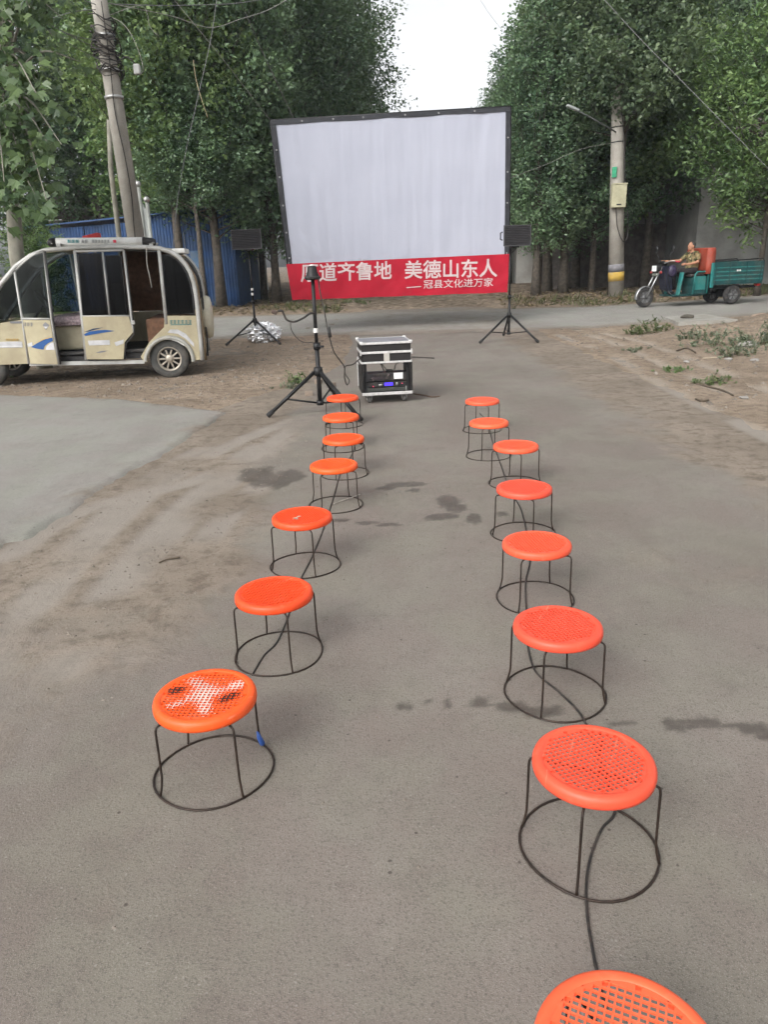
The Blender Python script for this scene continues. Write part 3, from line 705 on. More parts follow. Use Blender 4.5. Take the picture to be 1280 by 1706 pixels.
BQ = [(477, 440), (849, 423), (846, 487), (487, 500)]; BY = SY - .07
def bwave(u, v): return .018 * nz(u * 9, v * 1.3, 60) + .008 * nz(u * 24 + v * 3, v * 4, 61) + .006 * math.sin(v * 9 + u * 30) * v
def text_mesh(s_, bold):
    cu = bpy.data.curves.new('t', 'FONT'); cu.body = s_; cu.size = 1; cu.offset = bold; cu.resolution_u = 3
    o = bpy.data.objects.new('t', cu); COL.objects.link(o); dg = bpy.context.evaluated_depsgraph_get(); dg.update()
    me = bpy.data.meshes.new_from_object(o.evaluated_get(dg)); bpy.data.objects.remove(o)
    vs = [v.co.copy() for v in me.vertices]; fs = [tuple(p.vertices) for p in me.polygons]
    return vs, fs
def make_banner():
    c0 = quad(.5, 1, BQ, BY)
    t = thing('red_banner', 'red cloth banner with white Chinese slogan hung under the screen', 'banner', (c0.x, BY, c0.z))
    nu, nv = 120, 26; vs = []
    for j in range(nv + 1):
        for i in range(nu + 1):
            u, v = i / nu, j / nv; p = quad(u, v, BQ, BY); e = .010 * nz(u * 14, 3, 5) * v
            vs.append((p.x, BY + bwave(u, v), p.z + e))
    fs = [(j * (nu + 1) + i, j * (nu + 1) + i + 1, (j + 1) * (nu + 1) + i + 1, (j + 1) * (nu + 1) + i) for j in range(nv) for i in range(nu)]
    mt = NT('red_banner_cloth'); cc = mt.coord()
    col = mt.mix(mt.ramp(mt.noise(cc, 3, 5), .3, .7), (.34, .007, .022), (.41, .010, .028))
    MBn = mt.done(mt.pbr(col, .75, 0, mt.bump(mt.noise(cc, 7, 5), .25, .02), .25))
    MB().add(vs, fs, True).build('banner_cloth', MBn, t, fix=False)
    MT = pm('banner_lettering_white', (.54, .44, .44), .75, 0, .1, 6, .05)
    for (s_, bold, tl, tr, h) in [('厚道齐鲁地', .016, (501, 439.5), (653, 434.5), 31), ('美德山东人', .016, (674, 434), (829, 430.5), 31), ('冠县文化进万家', .006, (706, 466.5), (822, 462.5), 14.5)]:
        vv, ff = text_mesh(s_, bold)
        x0 = min(v.x for v in vv); x1 = max(v.x for v in vv); y0 = min(v.y for v in vv); y1 = max(v.y for v in vv); out = []
        for v in vv:
            a = (v.x - x0) / (x1 - x0); c = (y1 - v.y) / (y1 - y0)
            px = lerp(tl[0], tr[0], a); py = lerp(tl[1], tr[1], a) + c * h
            u = (px - 480) / 367; vq = (py - 432) / 62; p = atY(px, py, BY); out.append((p.x, BY + bwave(u, vq) - .009, p.z))
        MB().add(out, ff).build('lettering', MT, t, fix=False)
    out = []
    for (px, py) in ((677, 478.5), (702, 476.5), (702, 478), (677, 480)):
        p = atY(px, py, BY); out.append((p.x, BY + bwave((px - 480) / 367, .7) - .009, p.z))
    MB().add(out, [(0, 1, 2, 3)]).build('lettering', MT, t, fix=False)
    for u in (.01, .34, .67, .99):
        p = quad(u, 0, BQ, BY); MB().tube([p + Vector((0, bwave(u, 0), -.01)), p + Vector((0, .03, .03)), p + Vector((0, .125, .02))], .003, 5).build('tie_string', M_WHITEP, t)
make_banner()

# ------------------------------------------------------------------ cream electric passenger van
VY, VW = 9.44, 1.18
M_CREAM = pm('cream_body_paint', (.385, .34, .225), .42, 0, .10, 3, .05, 60, .55, (.25, .205, .14))
M_CREAM2 = pm('pale_grey_trim', (.40, .40, .385), .4, .1, .12, 8, .05, 60, .3, (.28, .24, .19))
M_DARKTRIM = pm('dark_trim', (.025, .025, .027), .6, 0, .2, 12, .1, 100, .3, (.10, .085, .07))
M_BROWN = pm('brown_upholstery', (.12, .062, .036), .85, 0, .3, 16, .4, 90)
def glass(name, tint, refl=.04):
    t = NT(name); tr = t.n('ShaderNodeBsdfTransparent', {'Color': tint}).outputs[0]
    gl = t.n('ShaderNodeBsdfGlossy', {'Color': (.9, .9, .9), 'Roughness': .06}).outputs[0]
    fr = t.n('ShaderNodeFresnel', {'IOR': 1.5}).outputs[0]
    f = t.math('ADD', t.math('MULTIPLY', fr, .5), refl * 0.1)
    return t.done(t.n('ShaderNodeMixShader', {0: f, 1: tr, 2: gl}).outputs[0])
M_GLASS = glass('tinted_glass', (.50, .54, .55)); M_DGLASS = glass('dark_film_glass', (.15, .15, .165), .05)
VA = R_(8.5); VP = Vector((-2.45, VY, 0.0))           # the van stands turned a little, pivot at its near rear corner
_vn = Vector((-math.sin(VA), math.cos(VA), 0)); _vr = Matrix.Rotation(-VA, 3, 'Z'); _vf = Matrix.Rotation(VA, 3, 'Z')
def V(px, py, dy=0.0):                               # point on the van's near side, in the van's own axes
    d = ray(px, py); p = CAM + d * ((VP - CAM).dot(_vn) / d.dot(_vn)); p = _vr @ (p - VP) + VP; p.y += dy; return p
def Vw(px, py, dy=0.0): return _vf @ (V(px, py, dy) - VP) + VP
def make_van():
    gz0 = ground_z(-2.7, 9.5)
    t = thing('electric_van', 'cream electric passenger van with open side doors parked on the dirt', 'van', (VP.x, VP.y, gz0), VA)
    pol = lambda pts, dy, th, n, m, par=t: MB().prism([V(x, y, dy) for x, y in pts], (0, th, 0)).build(n, m, par)
    tub = lambda pts, r, n, m, dy=0.0, par=t, s_=8: MB().tube([V(x, y, dy) for x, y in pts], r, s_).build(n, m, par)
    RC = [(-104, 612), (-106, 580), (-92, 560), (-45, 545), (-25, 512), (0, 474), (25, 444), (50, 426), (75, 417), (125, 412.5), (180, 411), (240, 412), (266, 414), (285, 420), (297, 428), (308, 440), (316, 453), (322, 470), (326, 490), (329, 515), (331, 540), (334, 570), (337, 600)]
    def shell(pts, n, m, y0=.0, y1=VW, th=.02, crown=.0):
        pts = smoothpts([Vector((x, y, 0)) for x, y in pts], 4); b = MB(); vs = []; K = 9; N = len(pts)
        cx, cy = 120, 540
        for p in pts:
            for k in range(K):
                q = k / (K - 1); edge = 1 - (2 * q - 1) ** 4
                vs.append(V(p.x, p.y - crown * edge, lerp(y0, y1, q)))
        vs2 = []
        for i, v in enumerate(vs):
            c = V(cx, cy); d = Vector((c.x - v.x, 0, c.z - v.z)).normalized(); vs2.append(v + d * th)
        A = len(vs); fs = [(i * K + k, i * K + k + 1, (i + 1) * K + k + 1, (i + 1) * K + k) for i in range(N - 1) for k in range(K - 1)]
        fs2 = [tuple(A + i for i in reversed(f)) for f in fs]
        bd = [(i * K, (i + 1) * K, A + (i + 1) * K, A + i * K) for i in range(N - 1)] + [(i * K + K - 1, (i + 1) * K + K - 1, A + (i + 1) * K + K - 1, A + i * K + K - 1) for i in range(N - 1)]
        bd += [(k, k + 1, A + k + 1, A + k) for k in range(K - 1)] + [((N - 1) * K + k, (N - 1) * K + k + 1, A + (N - 1) * K + k + 1, A + (N - 1) * K + k) for k in range(K - 1)]
        b.add(vs + vs2, fs + fs2 + bd, True); return b.build(n, m, t)
    shell(RC[8:15], 'roof', M_CREAM, .0, VW, .03, 3.0)
    shell(RC[3:9], 'windscreen', M_GLASS, .04, VW - .04, .006)
    shell(RC[0:4], 'nose', M_CREAM, .0, VW, .03)
    shell(RC[14:20], 'rear_window', M_DGLASS, .05, VW - .05, .006)
    shell(RC[19:], 'tail_panel', M_CREAM, .0, VW, .03)
    arc = [(282 + 37 * math.cos(a), 603 - 37 * math.sin(a)) for a in [math.pi * k / 14 for k in range(15)]]
    for side, dy in ((0, 0.0), (1, VW - .03)):
        tub(RC[3:], .028, 'side_frame', M_CREAM2, dy + .012)
        # rear quarter with wheel arch
        pol([(274, 526), (330, 526), (337, 598), (322, 601)] + arc + [(240, 603), (234, 594), (249, 569), (273, 545)], dy, .03, 'rear_quarter_panel', M_CREAM)
        pol([(270, 424), (282, 425), (293, 431), (303, 442), (311, 456), (317, 474), (321, 495), (323, 523), (279, 523)], dy + .012, .006, 'rear_side_window', M_DGLASS)
        MB().tube([V(x, y, dy + .01) for x, y in [(270, 424), (282, 425), (293, 431), (303, 442), (311, 456), (317, 474), (321, 495), (323, 523), (279, 523)]], .009, 6, closed=True).build('window_gasket', M_DARKTRIM, t)
        pol([(-104, 560), (-45, 545), (35, 533), (47, 606), (-104, 612)], dy + .004, .03, 'front_fender', M_CREAM)
        pol([(-36, 535), (-20, 512), (0, 482), (21, 452), (33, 529)], dy + .012, .006, 'front_quarter_window', M_GLASS)
        tub([(22, 446), (36, 532), (47, 606)], .014, 'pillar', M_CREAM2, dy + .012)
        tub([(264, 413), (277, 540)], .022, 'pillar', M_CREAM2, dy + .012)
        tub([(123, 413), (143, 600)], .019, 'pillar', M_CREAM2, dy + .016)
        pol([(48, 604), (240, 600), (240, 606), (48, 610)], dy + .01, .04, 'sill', M_CREAM2)
        # arch flare and reflective strips
        fl = MB(); ring = []
        for k in range(15):
            a = math.pi * k / 14
            ring.append([V(282 + r_ * math.cos(a), 602 - r_ * math.sin(a), dy + (o if side == 0 else .03 - o)) for (r_, o) in ((37.5, .02), (37.5, -.03), (42, -.022), (43.5, .0))])
        fl.add([v for r_ in ring for v in r_], [(i * 4 + e, i * 4 + (e + 1) % 4, (i + 1) * 4 + (e + 1) % 4, (i + 1) * 4 + e) for i in range(14) for e in range(4)], True); fl.build('wheel_arch', pm('grey_arch', (.33, .33, .30), .55, 0, .1, 10, .1, 80, .4), t)
    # far side closed lower panels and windows
    pol([(47, 533), (274, 527), (240, 598), (47, 606)], VW - .026, .026, 'far_side_panel', M_CREAM)
    pol([(30, 450), (70, 421), (95, 417), (120, 527), (38, 530)], VW - .02, .006, 'far_window', M_GLASS)
    pol([(126, 417), (200, 415), (206, 527), (142, 527)], VW - .02, .006, 'far_window', M_GLASS)
    pol([(172, 415), (263, 417), (274, 526), (178, 527)], VW - .05, .02, 'interior_trim', M_BROWN)
    for xx in ((76, 416, 98, 530), (203, 414, 210, 528)): tub([xx[:2], xx[2:]], .016, 'pillar', M_CREAM2, VW - .02)
    # front door, standing a little open: turned about its front edge
    dr = MB().prism([V(38, 533), V(86, 533), V(99, 606), V(50, 606)], (0, .03, 0))
    hinge = V(36, 540); Rm = Matrix.Translation(hinge) @ Matrix.Rotation(R_(14), 4, 'Z') @ Matrix.Translation(-hinge)
    Rm = Matrix.Translation(hinge) @ Matrix.Rotation(R_(-11), 4, 'Z') @ Matrix.Translation(-hinge)
    door = dr.xform(Rm).build('front_door', M_CREAM, t)
    MB().prism([V(27, 451, .012), V(44, 436, .012), (V(60, 426, .012)), V(73, 422, .012), V(85, 529, .012), V(38, 529, .012)], (0, .006, 0)).xform(Rm).build('door_window', M_GLASS, door)
    MB().tube([V(x, y, .015) for x, y in ((25, 450), (42, 435), (58, 424), (75, 417), (88, 533), (100, 606))], .013, 8).xform(Rm).build('door_frame', M_CREAM2, door)
    MB().tube([V(x, y, .015) for x, y in ((78, 419), (91, 533), (103, 606))], .009, 8).xform(Rm).build('door_seal', M_DARKTRIM, door)
    MB().tube([V(36, 531, .01), V(87, 531, .01)], .012, 8).xform(Rm).build('door_rail', M_CREAM2, door)
    blue = pm('blue_decal', (.014, .07, .22), .4, 0, .1); dkb = pm('navy_decal', (.012, .03, .07), .4); wht = pm('white_decal', (.44, .44, .45), .4); grey = pm('grey_decal', (.16, .16, .17), .5); gold = pm('ochre_decal', (.45, .27, .04), .5); teal = pm('teal_decal', (.02, .14, .15), .5)
    def dec(pts, m, n='decal', par=None, X=None, dy=-.0035):
        b = MB().prism([V(x, y, dy) for x, y in pts], (0, .003, 0))
        if X: b.xform(X)
        b.build(n, m, par or t)
    dec([(52, 578), (62, 572), (76, 565), (90, 561.5), (91, 567), (82, 571), (76, 576), (74, 582), (60, 580)], blue, 'swoosh_decal', door, Rm)
    dec([(62, 571), (74, 564.5), (90, 560.5), (90, 561.4), (76, 564.7)], gold, 'swoosh_decal', door, Rm)
    dec([(78, 582), (80, 576), (86, 571), (92, 569), (94, 582)], wht, 'swoosh_decal', door, Rm)
    dec([(45.5, 573), (54, 569.5), (55, 576), (46.5, 578)], wht, 'reflector', door, Rm)
    dec([(73, 541), (78, 536), (85, 541), (79, 549)], grey, 'emblem', door, Rm); dec([(75, 543.5), (83, 543.5), (79, 547)], wht, 'emblem', door, Rm, -.006)
    def glyphs(x0, x1, y0, y1, n, m, seed, par, X=None):
        rg = random.Random(seed); w = (x1 - x0) / n
        b = MB()
        for k in range(n):
            a = x0 + k * w
            for q in range(3): yy = lerp(y0, y1, (q + .3) / 3); b.prism([V(a + rg.uniform(0, .2) * w, yy, -.0035), V(a + w * rg.uniform(.65, .85), yy, -.0035), V(a + w * .78, yy + (y1 - y0) * .13, -.0035), V(a + .08 * w, yy + (y1 - y0) * .13, -.0035)], (0, .003, 0))
            xx = a + w * rg.uniform(.25, .55); b.prism([V(xx, y0, -.0045), V(xx + w * .13, y0, -.0045), V(xx + w * .13, y1, -.0045), V(xx, y1, -.0045)], (0, .003, 0))
        if X: b.xform(X)
        b.build('lettering', m, par)
    glyphs(39, 57, 537, 543.5, 3, grey, 1, door, Rm)
    glyphs(282, 320, 533, 539.5, 6, teal, 2, t)
    dec([(284, 540.5), (319, 540), (319, 541.2), (284, 541.7)], teal)
    dec([(15, 535.5), (36, 535), (36, 539), (17, 539)], grey, 'vent_grille', None, None, .0)
    glyphs(9, 31, 564, 567.5, 6, gold, 9, t)
    dec([(-30, 570), (36, 569), (37, 579), (-30, 580)], wht, 'reflector', None, None, .0); dec([(-30, 576.5), (37, 576), (37, 578), (-30, 578.5)], pm('bright_reflector', (.60, .60, .60), .25), 'reflector', None, None, -.003)
    # middle sliding door
    md = MB().prism([V(x, y, -.035) for x, y in [(138, 527), (215, 527), (222, 553), (208, 570), (206, 598), (145, 598)]], (0, .03, 0)).build('sliding_door', M_CREAM, t)
    P2 = lambda pts, n, m, dy: MB().prism([V(x, y, dy) for x, y in pts], (0, .006, 0)).build(n, m, md)
    P2([(129, 422), (170, 422), (181, 525), (138, 525)], 'door_window', M_DGLASS, -.024); P2([(174, 425), (203, 425), (213, 525), (184, 525)], 'door_window', M_DGLASS, -.02)
    for pts in ([(130, 423), (169, 423), (180, 524), (139, 524)], [(175, 426), (202, 426), (212, 524), (185, 524)]): MB().tube([V(x, y, -.026) for x, y in pts], .006, 6, closed=True).build('window_gasket', M_DARKTRIM, md)
    for pts, r in (([(126, 419), (206, 417)], .013), ([(126, 419), (137, 527), (145, 598)], .012), ([(171, 420), (183, 526)], .011), ([(206, 417), (221, 545), (222, 554)], .014), ([(137, 527), (217, 526)], .012)):
        MB().tube([V(x, y, -.022) for x, y in pts], r, 8).build('door_frame', M_CREAM2, md)
    MB().tube([V(x, y, -.022) for x, y in ((209, 420), (224, 556), (210, 572), (208, 597))], .008, 8).build('door_seal', M_DARKTRIM, md)
    X0 = -.0385
    dec([(141, 556), (150, 552), (162, 550), (176, 549), (192, 551), (178, 553), (160, 556), (142, 559)], blue, 'swoosh_decal', md, None, X0); dec([(140, 553), (156, 547), (173, 545), (162, 548), (148, 552)], dkb, 'swoosh_decal', md, None, X0)
    dec([(147, 567), (183, 566), (184, 574), (149, 575)], wht, 'reflector', md, None, X0); dec([(191, 570), (207, 565), (206, 572), (194, 576)], wht, 'reflector', md, None, X0)
    dec([(160, 587), (170, 584), (181, 583.5), (174, 586), (166, 587.5)], grey, 'emblem', md, None, X0)
    MB().box(V(222, 537, -.045), (.05, .03, .05), None, .008).build('door_handle', M_CREAM2, md)
    dec([(283, 549), (296, 549), (309, 556), (323, 572), (323, 578), (309, 564), (296, 556), (279, 554)], wht, 'reflector')
    dec([(262, 566), (272, 561), (286, 561.5), (300, 567), (310, 575), (306, 576), (296, 570), (284, 566), (272, 566)], pm('white_strip', (.62, .62, .60), .3), 'reflector', None, None, -.0055)
    # floor, chassis, seats
    c1, c2 = V(-95, 600), V(330, 600); zf = c1.z
    MB().box(((c1.x + c2.x) / 2, VY + VW / 2, zf + .0), (c2.x - c1.x, VW - .08, .03)).build('floor', M_DARKTRIM, t)
    ch = MB(); s1 = V(50, 614); s2 = V(238, 612)
    for yy in (.12, VW - .12): ch.box(((s1.x + s2.x) / 2, VY + yy, zf - .07), (s2.x - s1.x, .07, .07))
    ch.box(((s1.x + s2.x) / 2, VY + VW / 2, zf - .09), ((s2.x - s1.x) * .6, .5, .1)); ch.build('chassis', M_DARKTRIM, t)
    a = V(262, 560); MB().box((a.x + .12, VY + VW / 2, zf + .2), (.5, VW - .12, .34), None, .03).box((a.x + .36, VY + VW / 2, zf + .6), (.12, VW - .12, .6), None, .04).build('rear_seat', M_BROWN, t)
    a = V(160, 560); MB().box((a.x, VY + VW / 2 + .05, zf + .2), (.4, VW - .3, .34), None, .03).box((a.x + .2, VY + VW / 2 + .05, zf + .55), (.1, VW - .3, .5), None, .04).build('middle_seat', pm('grey_vinyl', (.12, .105, .09), .6), t)
    a = V(112, 560); MB().box((a.x - .02, VY + VW / 2, zf + .18), (.42, VW - .36, .3), None, .03).build('seat_box', pm('beige_seat_box', (.30, .27, .19), .6), t)
    b = MB(); b.box((a.x, VY + VW / 2 - .1, zf + .38), (.44, VW - .4, .12), None, .05); b.v = [(x + .03 * nz(x * 9, y * 9, z * 9), y + .03 * nz(x * 9 + 4, y * 9, z * 9), z + .03 * nz(x * 9 + 9, y * 9, z * 9)) for x, y, z in b.v]
    b.build('seat_blanket', pm('mauve_blanket', (.20, .155, .165), .95, 0, .5, 40, .4, 60), t)
    a = V(62, 505); MB().tube([V(40, 540, .35), V(58, 508, .35)], .018, 8).lathe([(.15, -.012), (.165, 0), (.15, .012)], 20, Matrix.Translation(V(60, 505, .35)) @ Matrix.Rotation(R_(55), 4, 'Y')).build('steering_wheel', M_DARKTRIM, t)
    # strap hanging in the door opening, rear rail, spare wheel, tail box, wheels
    tub([(244, 412), (245, 440), (250, 462), (253, 479)], .006, 'strap', pm('pale_strap', (.35, .33, .29), .8), -.03)
    tub([(300, 428), (312, 440), (324, 460), (330, 485), (334, 520), (339, 560), (343, 600)], .014, 'rear_rail', pm('brown_rail', (.14, .10, .06), .6), .02)
    tub([(302, 430), (316, 442), (328, 464), (334, 490), (338, 525), (343, 565), (344, 596)], .012, 'rear_rail', M_DARKTRIM, .22)
    p = V(340, 532, .45); M = Matrix.Translation(p) @ Matrix.Rotation(R_(90), 4, 'Y')
    MB().lathe([(0, -.06), (.22, -.06), (.26, -.03), (.268, .02), (.25, .06), (.19, .075), (0, .08)], 32, M).build('spare_wheel_cover', pm('cream_vinyl', (.60, .56, .44), .5, 0, .08, 4, .05, 60, .4), t)
    MB().tube([V(325, 532, .45), V(338, 532, .45)], .05, 10).build('spare_bracket', M_DARKTRIM, t)
    p = V(294, 419, .5); MB().box((p.x, VY + .5, p.z + .01), (.16, .6, .06), None, .015).build('roof_tail_box', M_WHITEP, t)
    def wheel(x, y, r, wd, n):
        z0 = gz0 + r - .008
        w = thing(n, None, None); w.parent = t; w.location = (x - t.location.x, y - t.location.y, z0 - t.location.z)
        M = Matrix.Rotation(R_(90), 4, 'X')
        MB().lathe([(r * .62, wd * .5), (r * .72, wd * .55), (r * .92, wd * .5), (r * .985, wd * .36), (r, wd * .2), (r, -wd * .2), (r * .985, -wd * .36), (r * .92, -wd * .5), (r * .72, -wd * .55), (r * .62, -wd * .5)], 40, M).build('tyre', pm('dusty_tyre', (.055, .055, .052), .85, 0, .2, 12, .4, 90, .5, (.15, .13, .11)), w, local=True)
        rim = MB().lathe([(0, wd * .34), (r * .16, wd * .36), (r * .2, wd * .26), (r * .22, wd * .2), (r * .54, wd * .16), (r * .54, -wd * .3), (r * .2, -wd * .3), (0, -wd * .3)], 40, M)
        rim.build('wheel_disc', pm('rim_dark', (.035, .033, .03), .6), w, local=True)
        sp = MB().lathe([(r * .52, wd * .3), (r * .56, wd * .46), (r * .63, wd * .48), (r * .64, wd * .36)], 40, M).lathe([(0, wd * .4), (r * .12, wd * .4), (r * .22, wd * .34), (r * .24, wd * .22)], 24, M)
        for k in range(10):
            aa = 2 * math.pi * k / 10; sp.box((r * .39 * math.cos(aa), -wd * .33, r * .39 * math.sin(aa)), (r * .36, wd * .1, r * .085), Matrix.Rotation(-aa, 3, 'Y'), .003)
        sp.build('rim', pm('alloy_rim', (.42, .38, .32), .4, .7, .12, 10, .1, 80, .4), w, local=True)
    wc = V(282, 601)
    wheel(wc.x, VY + .10, .243, .15, 'wheel'); wheel(wc.x, VY + VW - .10, .243, .15, 'wheel'); wheel(V(-30, 600).x, VY + .10, .243, .15, 'wheel'); wheel(V(-30, 600).x, VY + VW - .10, .243, .15, 'wheel')
    # roof rack
    rk = MB()
    for x in (95, 175, 250): rk.box(V(x, 408, .3), (.04, .5, .035))
    for y in (.12, .45): rk.tube([V(80, 405, y), V(255, 404, y)], .010, 6)
    rk.build('roof_rack', M_STEEL, t)
    # rolled sign tube, red cloth
    tz = V(160, 402, .16)
    L0, L1 = V(86, 403.5, .16), V(236, 402, .16)
    rt = thing('rolled_sign_tube', 'long white printed tube with black ends lying on the van roof', 'tube', (tz.x, tz.y, tz.z))
    r = .052
    MB().tube([L0, L1], r, 20).build('tube', M_WHITEP, rt)
    e0, e1 = V(73, 404, .16), V(256, 403, .16)
    MB().tube([e0, e0.lerp(L0, .3), L0 + Vector((.012, 0, 0))], [.028, .046, .0545], 18).build('end_cap', M_BLACK, rt)
    MB().tube([L1 - Vector((.012, 0, 0)), L1.lerp(e1, .7), e1], [.0545, .050, .032], 18).build('end_cap', M_BLACK, rt)
    for (xa, xb, n, m, sd) in ((108, 129, 3, pm('teal_print', (.05, .28, .30), .5), 3), (132, 143, 2, pm('grey_print', (.30, .31, .31), .5), 4), (149, 180, 6, pm('grey_print2', (.30, .31, .31), .5), 5)):
        rg = random.Random(sd); w = (xb - xa) / n; b = MB()
        for k in range(n):
            for q in range(3):
                p = V(xa + (k + .4) * w, 399.5 + q * 1.9, .16 - r - .004); b.box((p.x, p.y, p.z), (w * .0057, .003, .006))
            p = V(xa + (k + rg.uniform(.2, .6)) * w, 401.3, .16 - r - .006); b.box((p.x, p.y, p.z), (.008, .003, .034))
        b.build('lettering', m, rt)
    p = V(188, 401.5, .16 - r - .004); MB().box((p.x, p.y, p.z), (.035, .003, .032)).build('red_mark', pm('red_print', (.5, .03, .06), .5), rt)
    rt.location = _vf @ (rt.location - VP) + VP; rt.rotation_euler.z = VA
    cp = V(137, 389, .42); b = MB(); pts = [(123, 398, .38), (123.5, 391, .38), (136, 388, .40), (149, 385, .40), (151, 398, .38)]
    b.prism([V(x, y, .42) for x, y, _ in pts], (0, .22, 0)); o = b.build('red_cloth', pm('red_cloth', (.50, .05, .05), .8, 0, .2, 12, .4, 40)); o.location = VP - _vf @ VP; o.rotation_euler.z = VA; tag(o, 'folded red cloth lying behind the white tube on the van roof', 'cloth')
    return t
make_van()

# ------------------------------------------------------------------ green cargo tricycle
def make_trike():
    pf, pr = gpb(1075, 516.5), gpb(1221, 508)
    ax = (pf - pr); ax.z = 0; wb = 2.28
    ang = math.atan2(ax.y, ax.x)
    side = Vector((math.sin(ang), -math.cos(ang), 0))             # away from camera? checked below
    if side.y < 0: side = -side
    c = pr + side * .42                                           # centre of rear axle
    zr = zb(c.y) + .012
    t = thing('cargo_tricycle', 'teal green cargo tricycle with red seat back on the cross road', 'tricycle', (c.x, c.y, zr), ang)
    # local: +x forward; camera side is y>0 or y<0
    q = Matrix.Rotation(-ang, 3, 'Z') @ Vector((0, -1, 0)); n = 1 if q.y > 0 else -1
    k = ax.length / 2.55; TRS = n
    t.scale = (k, k, k)
    G = pm('teal_paint', (.010, .062, .064), .45, .1, .2, 6, .1, 80, .35, (.10, .10, .08)); GB = pm('bright_teal_paint', (.02, .16, .15), .42, .1, .12, 6, .1, 80, .25)
    RED = pm('red_vinyl', (.30, .05, .028), .6, 0, .12, 5, .1, 50, .2); CH = pm('chrome', (.34, .34, .34), .35, .8)
    B = lambda b, nm, m, par=t: b.build(nm, m, par, local=True)
    hw = .5
    # cargo bed: floor, ribbed side boards, tailgate, headboard, rail
    B(MB().box((-.07, 0, .52), (1.46, hw * 2, .04)), 'bed_floor', G)
    for s_ in (-1, 1):
        sb = MB().box((-.07, s_ * hw, .80), (1.46, .025, .52))
        o = B(sb, 'side_board', G)
        for z in (.62, .72, .82, .92): B(MB().box((-.07, s_ * (hw + .017), z), (1.42, .012, .028), None, .004), 'rib', GB, o)
        for x in (-.72, -.3, .2, .62): B(MB().box((x, s_ * (hw + .018), .80), (.03, .013, .5), None, .004), 'stake', G, o)
        B(MB().tube([(.64, s_ * hw, 1.08), (-.30, s_ * hw, 1.10), (-.74, s_ * hw, 1.12), (-.80, s_ * hw, 1.06), (-.80, s_ * hw, .62)], .016, 8), 'bed_rail', M_BLACK)
        B(MB().box((.68, s_ * (hw - .02), .74), (.09, .06, .62), None, .015), 'corner_post', GB)
        for x in (-.02, -.09): B(MB().box((x, s_ * (hw + .026), .84), (.05, .004, .04)), 'plate_character', M_WHITEP, o)
    B(MB().box((-.80, 0, .78), (.025, hw * 2 + .03, .46)), 'tailgate', G)
    B(MB().box((.66, 0, .82), (.025, hw * 2 - .1, .52)), 'headboard', G)
    for s_ in (-1, 1): B(MB().box((-.74, s_ * .42, .46), (.1, .12, .06), None, .01), 'tail_lamp', pm('red_lamp', (.3, .02, .02), .3))
    # frame
    f = MB()
    for s_ in (-1, 1): f.tube([(-.75, s_ * .3, .42), (.7, s_ * .3, .42), (.8, s_ * .25, .26), (1.6, s_ * .2, .26), (1.75, s_ * .08, .45)], .03, 8)
    f.tube([(0, -.42, .26), (0, .42, .26)], .045, 10); f.box((0, 0, .27), (.2, .22, .2), None, .04)
    B(f, 'frame', M_BLACK)
    B(MB().box((1.18, 0, .27), (.95, .62, .04), None, .01), 'foot_deck', G)
    # driver's seat box with cushion and side rails, red backrest
    B(MB().box((.93, 0, .50), (.42, .74, .44), None, .03), 'seat_box', G)
    for s_ in (-1, 1):
        B(MB().tube([(.74, s_ * .40, .30), (.74, s_ * .40, .80), (.78, s_ * .40, .845), (1.06, s_ * .40, .84), (1.12, s_ * .40, .78), (1.15, s_ * .40, .30)], .022, 8), 'seat_rail', GB)
        B(MB().box((.94, s_ * .385, .56), (.30, .012, .34), None, .01), 'side_panel', GB)
    B(MB().box((.98, 0, .755), (.42, .66, .07), None, .03), 'seat_cushion', M_RUBBER)
    bk = MB(); pts = []
    K = 14
    for i in range(K + 1):
        a = lerp(-1, 1, i / K); x = .60 + .03 * abs(a) ** 3; y = a * .47; pts.append((x, y))
    inner = [(x + .22, y * .96) for x, y in pts]; vs = []
    for z, sc in ((.78, 1.0), (1.0, 1.0), (1.30, 1.0), (1.39, .97), (1.42, .90)):
        for x, y in pts: vs.append((x, y * sc, z))
        for x, y in reversed(inner): vs.append((x, y * sc, z))
    m_ = 2 * (K + 1); fs = [(r_ * m_ + i, r_ * m_ + (i + 1) % m_, (r_ + 1) * m_ + (i + 1) % m_, (r_ + 1) * m_ + i) for r_ in range(4) for i in range(m_)]
    for base in (0, 4 * m_): fs += [(base + i, base + i + 1, base + m_ - 2 - i, base + m_ - 1 - i) for i in range(K)]
    bk.add(vs, fs, True); B(bk, 'seat_back', RED)
    # front: shroud, fork, headlight, handlebar, mirror, mudguard
    B(MB().prism([Vector((1.58, -.14, .36)), Vector((1.62, -.14, .75)), Vector((1.72, -.14, 1.02)), Vector((1.84, -.14, 1.0)), Vector((1.82, -.14, .7)), Vector((1.76, -.14, .42))], (0, .28, 0)), 'front_shroud', pm('navy_plastic', (.02, .022, .04), .45, 0, .4, 9, .2, 60))
    for s_ in (-1, 1):
        B(MB().box((1.46, s_ * .27, .56), (.05, .15, .58), Matrix.Rotation(R_(-8), 3, 'Y'), .02), 'leg_shield', GB)
        B(MB().tube([(1.9, s_ * .09, .98), (2.28, s_ * .09, .25)], .022, 8), 'fork_leg', CH)
        B(MB().lathe([(0, -.02), (.03, -.02), (.04, 0), (.03, .03), (0, .03)], 12, Matrix.Translation((2.0, s_ * .22, .86)) @ Matrix.Rotation(R_(90), 4, 'Y')), 'turn_signal', pm('red_lens', (.28, .03, .03), .35))
    B(MB().box((1.98, 0, .96), (.16, .22, .17), None, .04), 'headlight_housing', M_BLACK)
    B(MB().ell((1.66, TRS * .20, .88), (.13, .08, .15)), 'instrument_pod', pm('purple_black_plastic', (.03, .022, .05), .4, 0, .5, 12, .2, 60))
